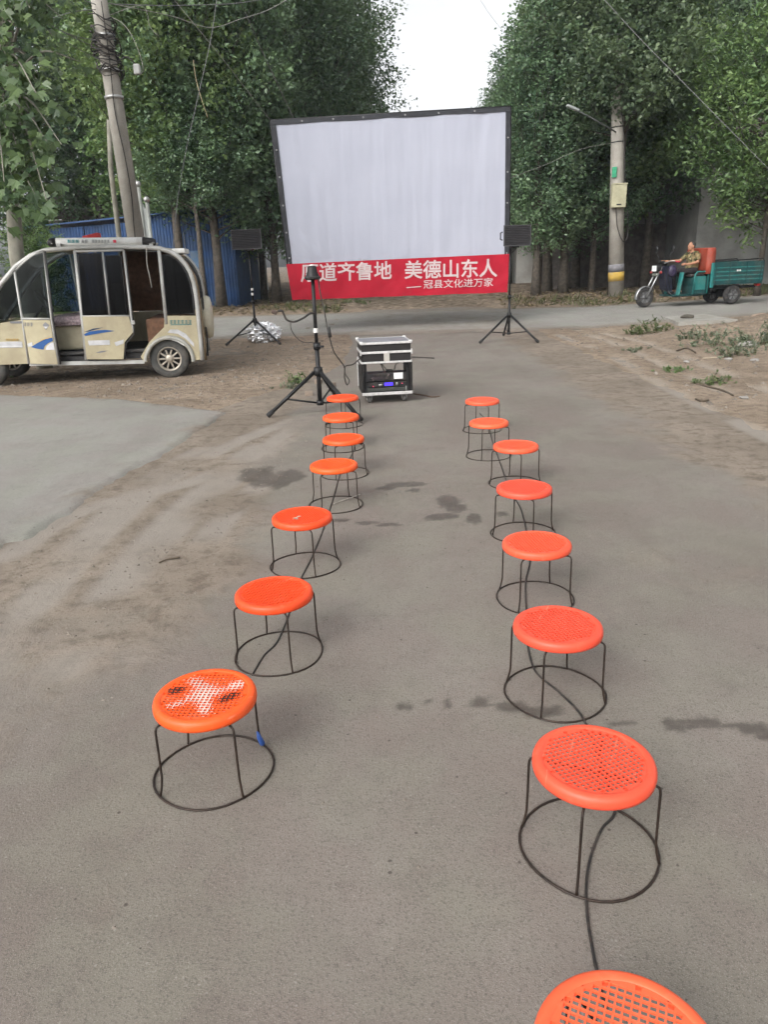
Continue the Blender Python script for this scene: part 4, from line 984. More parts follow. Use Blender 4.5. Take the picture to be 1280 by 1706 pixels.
    for (x0, z0, x1, z1) in ((1.78, .95, 1.66, .45), (1.86, .85, 1.72, .38), (1.62, 1.0, 1.55, .5)): B(MB().tube(smoothpts([(x0, TRS * .17, z0), ((x0 + x1) / 2 + .06, TRS * .22, (z0 + z1) / 2), (x1, TRS * .16, z1)], 5), .013, 6), 'cable_hose', M_BLACK)
    B(MB().box((2.065, 0, .955), (.02, .19, .14), None, .03), 'headlight', pm('lamp_glass', (.8, .82, .82), .15))
    B(MB().box((2.01, 0, .80), (.10, .2, .06), None, .02), 'number_plate', pm('grey_plate', (.22, .23, .2), .5))
    B(MB().tube(smoothpts([(1.60, -.36, 1.10), (1.74, -.26, 1.13), (1.84, -.1, 1.08), (1.86, 0, 1.06), (1.84, .1, 1.08), (1.74, .26, 1.13), (1.60, .36, 1.10)], 5), .014, 8), 'handlebar', CH)
    B(MB().box((1.82, 0, 1.08), (.16, .2, .07), Matrix.Rotation(R_(-25), 3, 'Y'), .02), 'dashboard', M_BLACK)
    for s_ in (-1, 1):
        B(MB().tube([(1.69, s_ * .33, 1.118), (1.58, s_ * .375, 1.095)], .019, 8), 'grip', pm('red_grip', (.4, .03, .05), .6) if s_ == n else M_RUBBER)
        mr = B(MB().tube([(1.78, s_ * .2, 1.13), (1.82, s_ * .3, 1.30), (1.80, s_ * .34, 1.34)], .008, 6), 'mirror_stalk', M_BLACK)
        B(MB().ell((1.80, s_ * .36, 1.42), (.03, .06, .09)), 'mirror', M_BLACK, mr)
    mg = MB(); vs = []
    for i in range(13):
        a = R_(lerp(-10, 150, i / 12))
        for (y, rr) in ((-.06, .268), (0, .285), (.06, .268), (.06, .262), (0, .278), (-.06, .262)): vs.append((2.28 + rr * math.cos(a), y, .25 + rr * math.sin(a)))
    mg.add(vs, [(i * 6 + e, i * 6 + (e + 1) % 6, (i + 1) * 6 + (e + 1) % 6, (i + 1) * 6 + e) for i in range(12) for e in range(6)], True); B(mg, 'mudguard', CH)
    def wheel(x, y, r, wd):
        w = thing('wheel', None, None); w.parent = t; w.location = (x, y, r)
        M = Matrix.Rotation(R_(90), 4, 'X')
        MB().lathe([(r * .6, wd * .42), (r * .75, wd * .52), (r * .93, wd * .48), (r, wd * .22), (r, -wd * .22), (r * .93, -wd * .48), (r * .75, -wd * .52), (r * .6, -wd * .42)], 32, M).build('tyre', M_RUBBER, w, local=True)
        MB().lathe([(0, wd * .3), (r * .2, wd * .3), (r * .22, wd * .1), (r * .5, wd * .08), (r * .61, wd * .4), (r * .61, -wd * .4), (r * .5, -wd * .08), (r * .22, -wd * .1), (r * .2, -wd * .3), (0, -wd * .3)], 28, M).build('rim', pm('grey_rim', (.13, .13, .13), .5, .5), w, local=True)
        sp = MB()
        for k_ in range(6):
            aa = math.pi * 2 * k_ / 6; sp.box((r * .38 * math.cos(aa), 0, r * .38 * math.sin(aa)), (r * .4, wd * .7, r * .1), Matrix.Rotation(-aa, 3, 'Y'))
        sp.build('spoke', pm('grey_spoke', (.22, .22, .22), .45, .6), w, local=True)
    wheel(0, .42, .24, .13); wheel(0, -.42, .24, .13); wheel(2.28, 0, .25, .1)
    # load edge: folded pale sheet seen behind the tail of the bed
    return t, ang, n, k
TR, TANG, TN, TK = make_trike()

def make_person():
    t = thing('person', 'person in a camouflage shirt sitting on the tricycle, hands at the handlebar', 'person', TR.location, TANG); t.scale = TR.scale
    def V3(x, y, z): return Vector((x, y * TN, z))          # y>0 = camera side
    def bake(b, name, mat, vox, parent, it=3):
        o = b.build(name, mat); md = o.modifiers.new('r', 'REMESH'); md.mode = 'VOXEL'; md.voxel_size = vox; md.use_smooth_shade = True
        ms = o.modifiers.new('s', 'SMOOTH'); ms.iterations = it; ms.factor = .5
        dg = bpy.context.evaluated_depsgraph_get(); me = bpy.data.meshes.new_from_object(o.evaluated_get(dg)); bpy.data.objects.remove(o)
        me.name = name; me.materials.clear(); me.materials.append(mat); me.polygons.foreach_set('use_smooth', [True] * len(me.polygons))
        n = bpy.data.objects.new(name, me); COL.objects.link(n); n.parent = parent; return n
    hip = Vector((.98, 0, .87)); ch = Vector((.95, 0, 1.16)); nk = Vector((.99, 0, 1.34))
    arms = []
    # camera-side arm rests in front of the belly, far arm reaches the grip
    arms.append([V3(.96, .19, 1.285), V3(.98, .25, 1.08), V3(1.20, .20, 1.03), V3(1.27, .17, 1.035)])
    arms.append([V3(.96, -.19, 1.285), V3(1.14, -.29, 1.12), V3(1.44, -.345, 1.115), V3(1.575, -.37, 1.115)])
    legs = [[V3(.99, s_ * .10, .87), V3(1.36, s_ * .16, .84), V3(1.36, s_ * .15, .40), V3(1.35, s_ * .15, .335)] for s_ in (1, -1)]
    body = MB()
    body.tube([hip, Vector((.96, 0, 1.0)), ch, Vector((.96, 0, 1.28)), nk], [.135, .135, .145, .12, .055], 14)
    body.tube([Vector((.965, -.17, 1.28)), Vector((.965, .17, 1.28))], [.06, .06], 10)
    body.tube([nk - Vector((0, 0, .04)), Vector((1.01, 0, 1.42))], [.055, .05], 10)
    hd = Vector((1.03, 0, 1.475)); hr = Matrix.Rotation(R_(8) * TN, 3, 'Z')
    body.ell(hd, (.092, .074, .112)); body.ell(hd + Vector((.03, 0, -.05)), (.062, .056, .065))          # skull, jaw
    body.tube([hd + Vector((.085, 0, .01)), hd + Vector((.112, 0, -.022))], [.010, .016], 8)                # nose
    body.tube([hd + Vector((.078, -.032, .025)), hd + Vector((.086, 0, .028)), hd + Vector((.078, .032, .025))], .010, 6)   # brow
    body.tube([hd + Vector((.083, -.022, -.058)), hd + Vector((.090, 0, -.058)), hd + Vector((.083, .022, -.058))], .008, 6)  # lips
    for s_ in (-1, 1): body.ell(hd + Vector((-.005, s_ * .076, -.01)), (.02, .010, .03))                    # ears
    for a in arms: body.tube(a[:3] + [a[3]], [.048, .042, .032, .026], 10)
    for a in arms:
        d = (a[3] - a[2]).normalized(); up = Vector((0, 0, 1)); sd = d.cross(up).normalized(); p0 = a[3]
        body.tube([p0 - d * .02, p0 + d * .035, p0 + d * .075], [.026, .036, .032], 8)
        for q in range(4):
            o = sd * (q - 1.5) * .019; L = (.030, .036, .034, .026)[q]
            body.tube([p0 + d * .07 + o, p0 + d * (.07 + L) + o + up * .004, p0 + d * (.075 + L) + o - up * .028, p0 + d * .065 + o - up * .036], [.010, .0095, .009, .008], 6)
        body.tube([p0 + d * .015 + sd * .03, p0 + d * .045 + sd * .052 - up * .01, p0 + d * .07 + sd * .045 - up * .03], [.012, .011, .009], 6)
    for l in legs:
        body.tube(l, [.085, .062, .045, .04], 10); body.ell(l[3] + Vector((.06, 0, .0)), (.12, .045, .04))
    skin = pm('skin', (.36, .175, .105), .55, 0, .1, 20, .05)
    bake(body, 'body', skin, .010, t, 2)
    sh = MB(); sh.tube([Vector((.985, 0, .84)), Vector((.96, 0, 1.0)), ch, Vector((.96, 0, 1.28)), Vector((.98, 0, 1.335))], [.165, .162, .168, .142, .07], 16)
    sh.tube([Vector((.965, -.18, 1.28)), Vector((.965, .18, 1.28))], [.075, .075], 10)
    for a in arms: sh.tube([a[0], a[0].lerp(a[1], .8)], [.072, .064], 10)
    ct = NT('camouflage_cloth'); cc = ct.coord()
    col = ct.mix(ct.ramp(ct.noise(cc, 9, 2, .5, 1.0), .49, .51), (.20, .15, .075), (.06, .065, .03)); col = ct.mix(ct.ramp(ct.noise(cc, 13, 2, .5, 1.0), .56, .58), col, (.30, .24, .13)); col = ct.mix(ct.ramp(ct.noise(cc, 11, 2, .5, .6), .62, .63), col, (.03, .025, .02))
    bake(sh, 'shirt', ct.done(ct.pbr(col, .9, 0, ct.bump(ct.noise(cc, 25, 4), .5, .01), .2)), .014, t)
    tr = MB()
    for l in legs: tr.tube([l[0] - Vector((.06, 0, 0)), l[1], l[2] + Vector((0, 0, .0))], [.105, .08, .066], 12)
    tr.ell(hip + Vector((0, 0, -.01)), (.15, .165, .09)); bake(tr, 'trousers', pm('dark_trousers', (.018, .016, .018), .9, 0, .2, 12, .3, 40), .014, t)
    so_ = MB()
    for l in legs: so_.ell(l[3] + Vector((.06, 0, -.004)), (.13, .052, .044))
    bake(so_, 'shoes', pm('dark_shoes', (.03, .028, .026), .6), .010, t)
    h = MB(); h.ell(hd + Vector((-.022, 0, .022)), (.088, .079, .105)); bake(h, 'hair', pm('cropped_hair', (.03, .026, .023), .8, 0, .2, 60, .5, 200), .010, t)
    ey = MB()
    for s_ in (-1, 1): ey.ell(hd + Vector((.082, s_ * .028, .004)), (.010, .012, .007), None, 8, 6)
    ey.build('eyes', pm('dark_eyes', (.03, .025, .02), .3), t, local=True)
make_person()

# ------------------------------------------------------------------ trees
def leaf_mat(name, dark, light, tr=.3):
    t = NT(name); k = t.attr('tint'); oi = t.n('ShaderNodeObjectInfo').outputs['Random']
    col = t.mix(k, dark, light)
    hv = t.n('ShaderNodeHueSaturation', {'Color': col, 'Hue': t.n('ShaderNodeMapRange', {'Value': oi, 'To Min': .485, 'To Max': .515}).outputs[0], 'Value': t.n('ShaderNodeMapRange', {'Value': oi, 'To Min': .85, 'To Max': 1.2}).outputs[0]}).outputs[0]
    d = t.pbr(hv, .42, 0, None, .55); tl = t.n('ShaderNodeBsdfTranslucent', {'Color': t.mix(.4, hv, (.14, .20, .05))}).outputs[0]
    return t.done(t.n('ShaderNodeMixShader', {0: tr, 1: d, 2: tl}).outputs[0])
M_LEAF = leaf_mat('dark_leaves', (.058, .106, .060), (.165, .240, .118))
M_LEAFB = leaf_mat('bright_leaves', (.085, .160, .058), (.21, .315, .105), .35)
M_BARK = pm('grey_bark', (.085, .072, .058), .95, 0, .4, 9, .9, 40)
M_PALEBARK = pm('pale_bark', (.215, .205, .17), .85, 0, .25, 5, .5, 30, .3, (.16, .15, .10))

def leaves_mesh(name, P, D, S, tint, mat, nrm_bias=.35, seed=0, ratio=.62):
    # each leaf: a folded rhombus of 4 outline points, 2 triangles
    rg = np.random.default_rng(seed); n = len(P)
    N = rg.normal(size=(n, 3)); N[:, 2] = np.abs(N[:, 2]) + nrm_bias; N /= np.linalg.norm(N, axis=1)[:, None]
    D = D + rg.normal(size=(n, 3)) * .8; D[:, 2] -= .35
    D -= N * (D * N).sum(1)[:, None]; D /= np.linalg.norm(D, axis=1)[:, None] + 1e-9
    Q = np.cross(N, D); L = S[:, None]
    fold = N * L * .12
    v = np.empty((n, 4, 3)); v[:, 0] = P; v[:, 1] = P + D * L * .45 + Q * L * ratio * .5 + fold; v[:, 2] = P + D * L; v[:, 3] = P + D * L * .45 - Q * L * ratio * .5 + fold
    me = bpy.data.meshes.new(name); me.vertices.add(n * 4); me.vertices.foreach_set('co', v.reshape(-1))
    idx = (np.arange(n)[:, None] * 4 + np.array([0, 1, 2, 0, 2, 3])[None, :]).reshape(-1)
    me.loops.add(n * 6); me.loops.foreach_set('vertex_index', idx.astype(np.int32))
    me.polygons.add(n * 2); me.polygons.foreach_set('loop_start', np.arange(0, n * 6, 3, dtype=np.int32)); me.polygons.foreach_set('loop_total', np.full(n * 2, 3, np.int32))
    me.update(calc_edges=True)
    a = me.attributes.new('tint', 'FLOAT', 'POINT'); a.data.foreach_set('value', np.repeat(tint, 4).astype(np.float32))
    me.materials.append(mat); return me

def tree_meshes(seed, H, base, R, n_br, n_leaf, lsize, mat, up=.9, bark=M_BARK, trunk_r=.13, ratio=.62, prof=None, droop=0.0):
    rg = random.Random(seed); nr = np.random.default_rng(seed)
    w = MB(); pts = []
    for i in range(9):
        z = H * .96 * i / 8; pts.append(Vector((.10 * nz(z * .4, seed, 1) * z * .25, .10 * nz(z * .4, seed, 2) * z * .25, z - (.1 if i == 0 else 0))))
    rad = [trunk_r * (1.35 if i == 0 else 1) * (1 - .9 * i / 8) + .008 for i in range(9)]
    w.tube(pts, rad, 8)
    def tp(z):
        f = max(0, min(7.999, z / (H * .96) * 8)); i = int(f); return pts[i].lerp(pts[i + 1], f - i)
    prof = prof or (lambda q: (.55 + .45 * math.sin(min(1, q / .35) * math.pi / 2)) * (1 - .75 * max(0, (q - .35) / .65) ** 1.3))
    PP, DD, TT = [], [], []; tot = 0; brs = []
    for b in range(n_br):
        q = ((b + rg.random()) / n_br) ** .9; z0 = base + (H - base) * q * .97; L = R * prof(q) * rg.uniform(.6, 1.15)
        az = b * 2.39996 + rg.uniform(-.5, .5); rise = up * rg.uniform(.6, 1.3) * (.7 + .7 * q)
        p0 = tp(z0 - .35 * L * rise * .6); d = Vector((math.cos(az), math.sin(az), rise)); 
        p1 = p0 + Vector((math.cos(az) * L * .5, math.sin(az) * L * .5, L * rise * .35)); p2 = p0 + Vector((math.cos(az + .2) * L, math.sin(az + .2) * L, L * rise * (1 - droop)))
        brs.append((p0, p1, p2, L)); tot += L ** 1.5
        w.tube([p0, p1, p2], [.010 + .010 * L, .007 + .004 * L, .003], 4, caps=False)
    for (p0, p1, p2, L) in brs:
        m = max(8, int(n_leaf * L ** 1.5 / tot)); bt = rg.gauss(.42, .2)
        # several twigs along the branch
        nt = max(3, int(m / 45)); 
        for k in range(nt):
            s_ = .25 + .75 * (k + rg.random()) / nt
            c = p0.lerp(p1, s_ / .5) if s_ < .5 else p1.lerp(p2, (s_ - .5) / .5)
            tl = .32 + .22 * L * (1.1 - s_ * .5)
            td = Vector((rg.gauss(0, 1), rg.gauss(0, 1), rg.gauss(.35, .8))).normalized() + (p2 - p0).normalized() * .7
            mm = m // nt; u = nr.random(mm) ** .8
            td = np.array(td); P = np.array(c)[None] + td[None] * (u * tl)[:, None] + nr.normal(size=(mm, 3)) * (.10 + .05 * L) * (1.15 - u * .6)[:, None]
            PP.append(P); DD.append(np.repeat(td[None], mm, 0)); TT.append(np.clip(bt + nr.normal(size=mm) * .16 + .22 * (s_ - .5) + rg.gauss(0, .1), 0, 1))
    P = np.concatenate(PP); D = np.concatenate(DD); T = np.concatenate(TT)
    S = lsize * np.clip(nr.normal(1, .22, len(P)), .5, 1.6)
    cm = leaves_mesh('crown', P, D, S, T, mat, .3, seed, ratio)
    wo_ = w.build('trunk', bark); tm = wo_.data; bpy.data.objects.remove(wo_)
    return tm, cm

TREES = []
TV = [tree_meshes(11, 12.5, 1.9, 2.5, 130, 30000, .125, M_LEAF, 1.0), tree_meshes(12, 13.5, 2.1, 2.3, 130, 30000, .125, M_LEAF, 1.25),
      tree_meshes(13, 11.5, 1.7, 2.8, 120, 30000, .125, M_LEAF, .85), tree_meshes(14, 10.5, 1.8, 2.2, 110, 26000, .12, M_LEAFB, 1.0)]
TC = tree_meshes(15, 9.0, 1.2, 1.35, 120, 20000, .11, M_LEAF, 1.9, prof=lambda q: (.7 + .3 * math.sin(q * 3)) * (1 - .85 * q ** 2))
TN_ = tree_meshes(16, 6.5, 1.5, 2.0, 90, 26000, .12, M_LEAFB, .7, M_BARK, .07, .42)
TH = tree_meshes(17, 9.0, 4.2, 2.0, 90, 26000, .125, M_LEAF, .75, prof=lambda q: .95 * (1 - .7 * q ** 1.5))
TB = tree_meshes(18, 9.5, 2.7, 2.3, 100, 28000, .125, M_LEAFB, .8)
TV += [TC, TN_, TH, TB]
def tree(kind, x, y, sc, rot, label, zsc=1.0, cat='tree', group=None):
    z = ground_z(x, y) - .03
    t = thing('tree', label, cat, (x, y, z), rot, group); t.scale = (sc, sc, sc * zsc)
    tm, cm = TV[kind]
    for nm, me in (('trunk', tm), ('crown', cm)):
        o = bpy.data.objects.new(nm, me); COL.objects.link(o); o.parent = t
    return t
rt_ = random.Random(77)
GL, GR = 'tall dark trees lining the left of the road', 'tall dark trees lining the right of the road'
def rowlab(side, k, n, nearest):
    words = ['nearest', 'second', 'third', 'fourth', 'fifth', 'sixth', 'seventh', 'eighth', 'ninth', 'tenth', 'eleventh', 'twelfth', 'thirteenth']
    return '%s tall dark tree from the screen in the %s roadside row' % (words[k], side) if k else 'tall dark tree nearest the screen in the %s roadside row' % side
LEFTROW = [(-4.3, 21.3, 0, .95), (-4.2, 24.6, 1, 1.0), (-2.6, 28.2, 2, 1.0), (-1.9, 32, 0, 1.05), (-1.6, 36, 1, 1.15), (-1.5, 40.5, 2, 1.1), (-2.0, 46, 0, 1.0), (-2.4, 52, 1, 1.05), (-2.6, 60, 2, 1.1), (-2.6, 70, 0, 1.0)]
for k, (x, y, kd, s_) in enumerate(LEFTROW): tree(kd, x, y, s_, rt_.uniform(0, 6.28), rowlab('left', k, 10, 0), rt_.uniform(.95, 1.1), group=GL)
RIGHTROW = [(7.3, 23.2, 7, .95), (6.3, 26.8, 4, 1.1), (6.4, 30.5, 4, 1.28), (5.7, 33.2, 4, 1.0), (7.8, 34.5, 0, .85), (7.9, 39, 1, .78), (8.2, 45, 0, .9), (8.4, 53, 1, .9), (8.6, 63, 2, .95)]
for k, (x, y, kd, s_) in enumerate(RIGHTROW): tree(kd, x, y, s_, rt_.uniform(0, 6.28), rowlab('right', k, 9, 0), 1.0, group=GR)
MORE = [(-7.6, 26.9, 3, 1.1, 'bushy green tree rising over the right end of the blue shed'), (-9.6, 27.9, 1, 1.05, 'dark tree behind the blue shed next to the left road row'), (-12.0, 26.8, 2, 1.0, 'broad dark tree behind the middle of the blue shed'),
        (-15.2, 26.5, 0, 1.1, 'dark tree behind the left end of the blue shed'), (-7.5, 38.5, 2, 1.1, 'dark tree well behind the blue shed, seen between the near crowns'), (-12.5, 38.5, 1, 1.15, 'tall dark tree in the second line behind the blue shed'),
        (-19.5, 27, 2, 1.15, 'dark tree at the left edge of the picture behind the broad-leaved tree'), (-18, 34, 0, 1.2, 'farthest dark tree at the left edge behind the shed'),
        (8.5, 24.4, 0, .98, 'dark tree directly behind the right utility pole'), (11.6, 30.9, 1, 1.05, 'tall dark tree above the tricycle driver'), (14.8, 31.3, 2, 1.1, 'broad dark tree above the tricycle load bed'),
        (8.7, 28.5, 3, 1.05, 'yellow green tree between the screen and the right utility pole'), (13.4, 34.5, 0, 1.15, 'dark tree behind the grey house on the right'), (18.2, 31.0, 0, 1.1, 'dark tree at the right edge of the picture behind the grey wall'), (18, 34, 1, 1.2, 'tall dark tree far behind the right edge of the grey house'),
        (9.5, 36, 2, 1.1, 'dark tree filling the gap behind the right road row')]
for (x, y, kd, s_, lab) in MORE: tree(kd, x, y, s_, rt_.uniform(0, 6.28), lab, 1.0, group='trees around the crossing')
tree(5, 9.9, 19.9, 1.0, 1.2, 'slender young tree with bright leaflets right of the utility pole', 1.0, group='bright young trees on the right')
tree(5, 12.6, 20.6, 1.15, 3.9, 'bright young tree overhanging the right edge above the load bed', 1.0, group='bright young trees on the right')
tree(5, 9.2, 14.4, .92, 5.1, 'bright green young tree reaching in from the right edge of the picture', 1.0, group='bright young trees on the right')

tree(6, 6.45, 20.85, .95, 2.0, 'high-crowned tree whose leaves hide the top of the right pole', 1.0, group='trees around the crossing')
tree(7, -5.2, 20.9, .95, 1.1, 'bright leafy tree hanging over the right end of the blue shed', 1.0, group='trees around the crossing')
tree(3, -6.9, 12.7, .30, 2.2, 'low leafy tree behind the front of the van at the left edge', .8, group='bushy trees behind the van')
tree(3, -5.6, 13.0, .27, .7, 'small leafy tree seen over the van windscreen', .8, group='bushy trees behind the van')
# extra bare trunks under the crowns, each its own young tree
for k, (px, Y, lab, r) in enumerate([(341, 20.2, 'thin reddish trunk in front of the blue shed wall', .055), (404, 24.0, 'thick dark trunk behind the left loudspeaker stand', .12), (440, 25.0, 'leaning dark trunk between loudspeaker and screen', .11), (461, 23.0, 'dark trunk just left of the red banner', .09),
        (893, 22.0, 'thin dark trunk just right of the right loudspeaker', .07), (912, 24.0, 'dark trunk second right of the loudspeaker', .09), (938, 22.5, 'dark trunk midway between loudspeaker and utility pole', .10), (957, 25.5, 'slim dark trunk left of the utility pole', .08), (985, 23.0, 'dark trunk close to the left side of the utility pole', .11)]):
    p = atY(px, 490, Y); tree([6, 4, 0, 4, 4, 4, 4, 4, 2][k], p.x, Y, [.6, 1.0, .72, .95, .85, 1.0, .95, 1.1, .7][k], k * 1.7, lab, 1.0, group='slim trunks under the crowns')

# broad-leaved plane tree on the left, leaves hang over the picture's corner
def lobed_leaf():
    o = [(0, 0)]; tips = [(-62, .62), (-34, .86), (0, 1.0), (34, .86), (62, .62)]; pts = []
    for i, (a, r) in enumerate(tips):
        a = R_(a); pts.append((math.sin(a) * r, math.cos(a) * r))
        if i < 4:
            b = R_((tips[i][0] + tips[i + 1][0]) / 2); pts.append((math.sin(b) * .60, math.cos(b) * .60))
    return [(0, -.02), (-.45, .12)] + [(x, y) for x, y in pts] + [(.45, .12)]
LEAF = lobed_leaf()
def plane_tree():
    base = atY(32, 452, 10.9); zg = ground_z(base.x, base.y)
    t = thing('plane_tree', 'pale-barked tree with large lobed leaves at the left edge behind the van', 'tree', (base.x, base.y, zg))
    top1 = atY(12, 230, 10.9); top2 = atY(-20, -60, 10.7)
    pts = [Vector((base.x + .12, base.y, zg - .05)), base, atY(22, 350, 10.9), top1, atY(-5, 80, 10.8), top2, atY(-25, -260, 10.7)]
    w = MB().tube(smoothpts(pts, 5), [lerp(.115, .05, i / 30) for i in range(31)], 10)
    rg = random.Random(4); heads = []
    anchors = []
    for k in range(115):
        px = abs(rg.gauss(0, 75)) - 40; py = rg.uniform(-140, 350) if k % 3 else rg.uniform(120, 345)
        if px > 150 or (px > 115 and py > 150): px = rg.uniform(-60, 100)
        Y = rg.uniform(7.4, 10.6); anchors.append((px, py, Y))
    LV, LF, TI = [], [], []
    for (px, py, Y) in anchors:
        c = atY(px, py, Y); s0 = pts[3].lerp(pts[5], rg.random()) if py < 150 else pts[2].lerp(pts[4], rg.random())
        mid = s0.lerp(c, .55) + Vector((0, 0, .25))
        bp = smoothpts([s0, mid, c], 5); w.tube(bp, [lerp(.022, .004, i / (len(bp) - 1)) for i in range(len(bp))], 5, caps=False)
        for q in range(rg.randint(14, 22)):
            o = c.lerp(mid, rg.random() * .6) + Vector((rg.gauss(0, .14), rg.gauss(0, .14), rg.gauss(-.05, .12)))
            s_ = rg.uniform(.08, .155); up = Vector((rg.gauss(0, .5), rg.gauss(-.55, .4), rg.uniform(.3, 1))).normalized(); d = Vector((rg.gauss(0, .6), rg.gauss(-.2, .5), -rg.uniform(.3, 1.2))); d = (d - up * d.dot(up)).normalized(); x = d.cross(up)
            i0 = len(LV); tn = min(1, max(0, rg.gauss(.42, .26)))
            for (u, v) in LEAF: LV.append(o + x * u * s_ * .95 + d * v * s_ + up * (abs(u) * .28 * s_ - v * v * .10 * s_)); TI.append(tn)
            n = len(LEAF)
            LF += [(i0, i0 + i, i0 + i + 1) for i in range(1, n - 1)]
    w.build('trunk', M_PALEBARK, t)
    cr = MB().add(LV, LF).build('crown', leaf_mat('lobed_leaves', (.045, .090, .042), (.14, .21, .075), .35), t, fix=False)
    a = cr.data.attributes.new('tint', 'FLOAT', 'POINT'); a.data.foreach_set('value', TI)
plane_tree()

# ------------------------------------------------------------------ utility poles
M_CONC = pm('pole_concrete', (.335, .315, .28), .85, 0, .14, 3, .25, 60, .35, (.22, .19, .15))
def left_pole():
    b = atY(233, 440, 12.6); zg = ground_z(b.x, b.y); a = atY(205, 260, 12.6); d = (a - b)
    pt = lambda z: b + d * ((z - b.z) / d.z)
    t = thing('utility_pole', 'leaning concrete utility pole behind the van, tangled with wires at the top', 'utility pole', tuple(pt(zg)))
    MB().tube([pt(zg - .1), pt(8.6)], [.145, .095], 16).build('pole', M_CONC, t)
    for py in (163, 118, 60):
        z = atY(190, py, 12.6).z; c = pt(z); MB().tube([pt(z - .02), pt(z + .02)], .142, 14).build('band', M_STEEL, t)
    z = atY(170, -25, 12.6).z
    MB().box(pt(z), (.9, .07, .07), Matrix.Rotation(R_(35), 3, 'Z')).build('cross_arm', pm('rusty_angle', (.13, .10, .08), .8, .3), t)
    M = pm('insulator_white', (.55, .55, .52), .3)
    for s_ in (-.38, -.12, .2, .4):
        p = pt(z) + Vector((s_ * math.cos(R_(35)), s_ * math.sin(R_(35)), .035)); MB().lathe([(0, 0), (.03, 0), (.04, .03), (.025, .05), (.035, .07), (.02, .1), (0, .1)], 10, Matrix.Translation(p)).build('insulator', M, t)
    rg = random.Random(8); tb = MB()
    for k in range(26):
        z0 = atY(175, rg.uniform(20, 125), 12.6).z; p = pt(z0); a0 = rg.uniform(0, 6.28); q = []
        for i in range(7):
            q.append(p + Vector((math.cos(a0 + i * .8) * rg.uniform(.13, .22), math.sin(a0 + i * .8) * rg.uniform(.13, .22), -i * .035 + rg.uniform(-.08, .08))))
        tb.tube(smoothpts(q, 4), rg.choice((.006, .009, .011)), 5)
    tb.build('cable_tangle', M_CABLE, t)
    MB().box(pt(atY(200, 118, 12.6).z) + Vector((.42, -.05, .0)), (.10, .08, .14), None, .02).build('junction_box', pm('junction_grey', (.35, .35, .34), .6), t)
    MB().tube(smoothpts([pt(atY(190, 110, 12.6).z) + Vector((.15, -.05, .05)), pt(atY(190, 110, 12.6).z) + Vector((.3, -.05, .1)), pt(atY(200, 118, 12.6).z) + Vector((.42, -.05, .05))], 5), .01, 6).build('drop_cable', M_CABLE, t)
    dc = MB().tube(smoothpts([pt(z_) + Vector((.05, -.135, 0)) + Vector((.03 * math.sin(z_ * 3), 0, 0)) for z_ in (5.0, 4.3, 3.6, 3.0, 2.4, 1.8, 1.0)], 5), .008, 6); dc.build('drop_cable', M_CABLE, t)
    return pt
LP = left_pole()
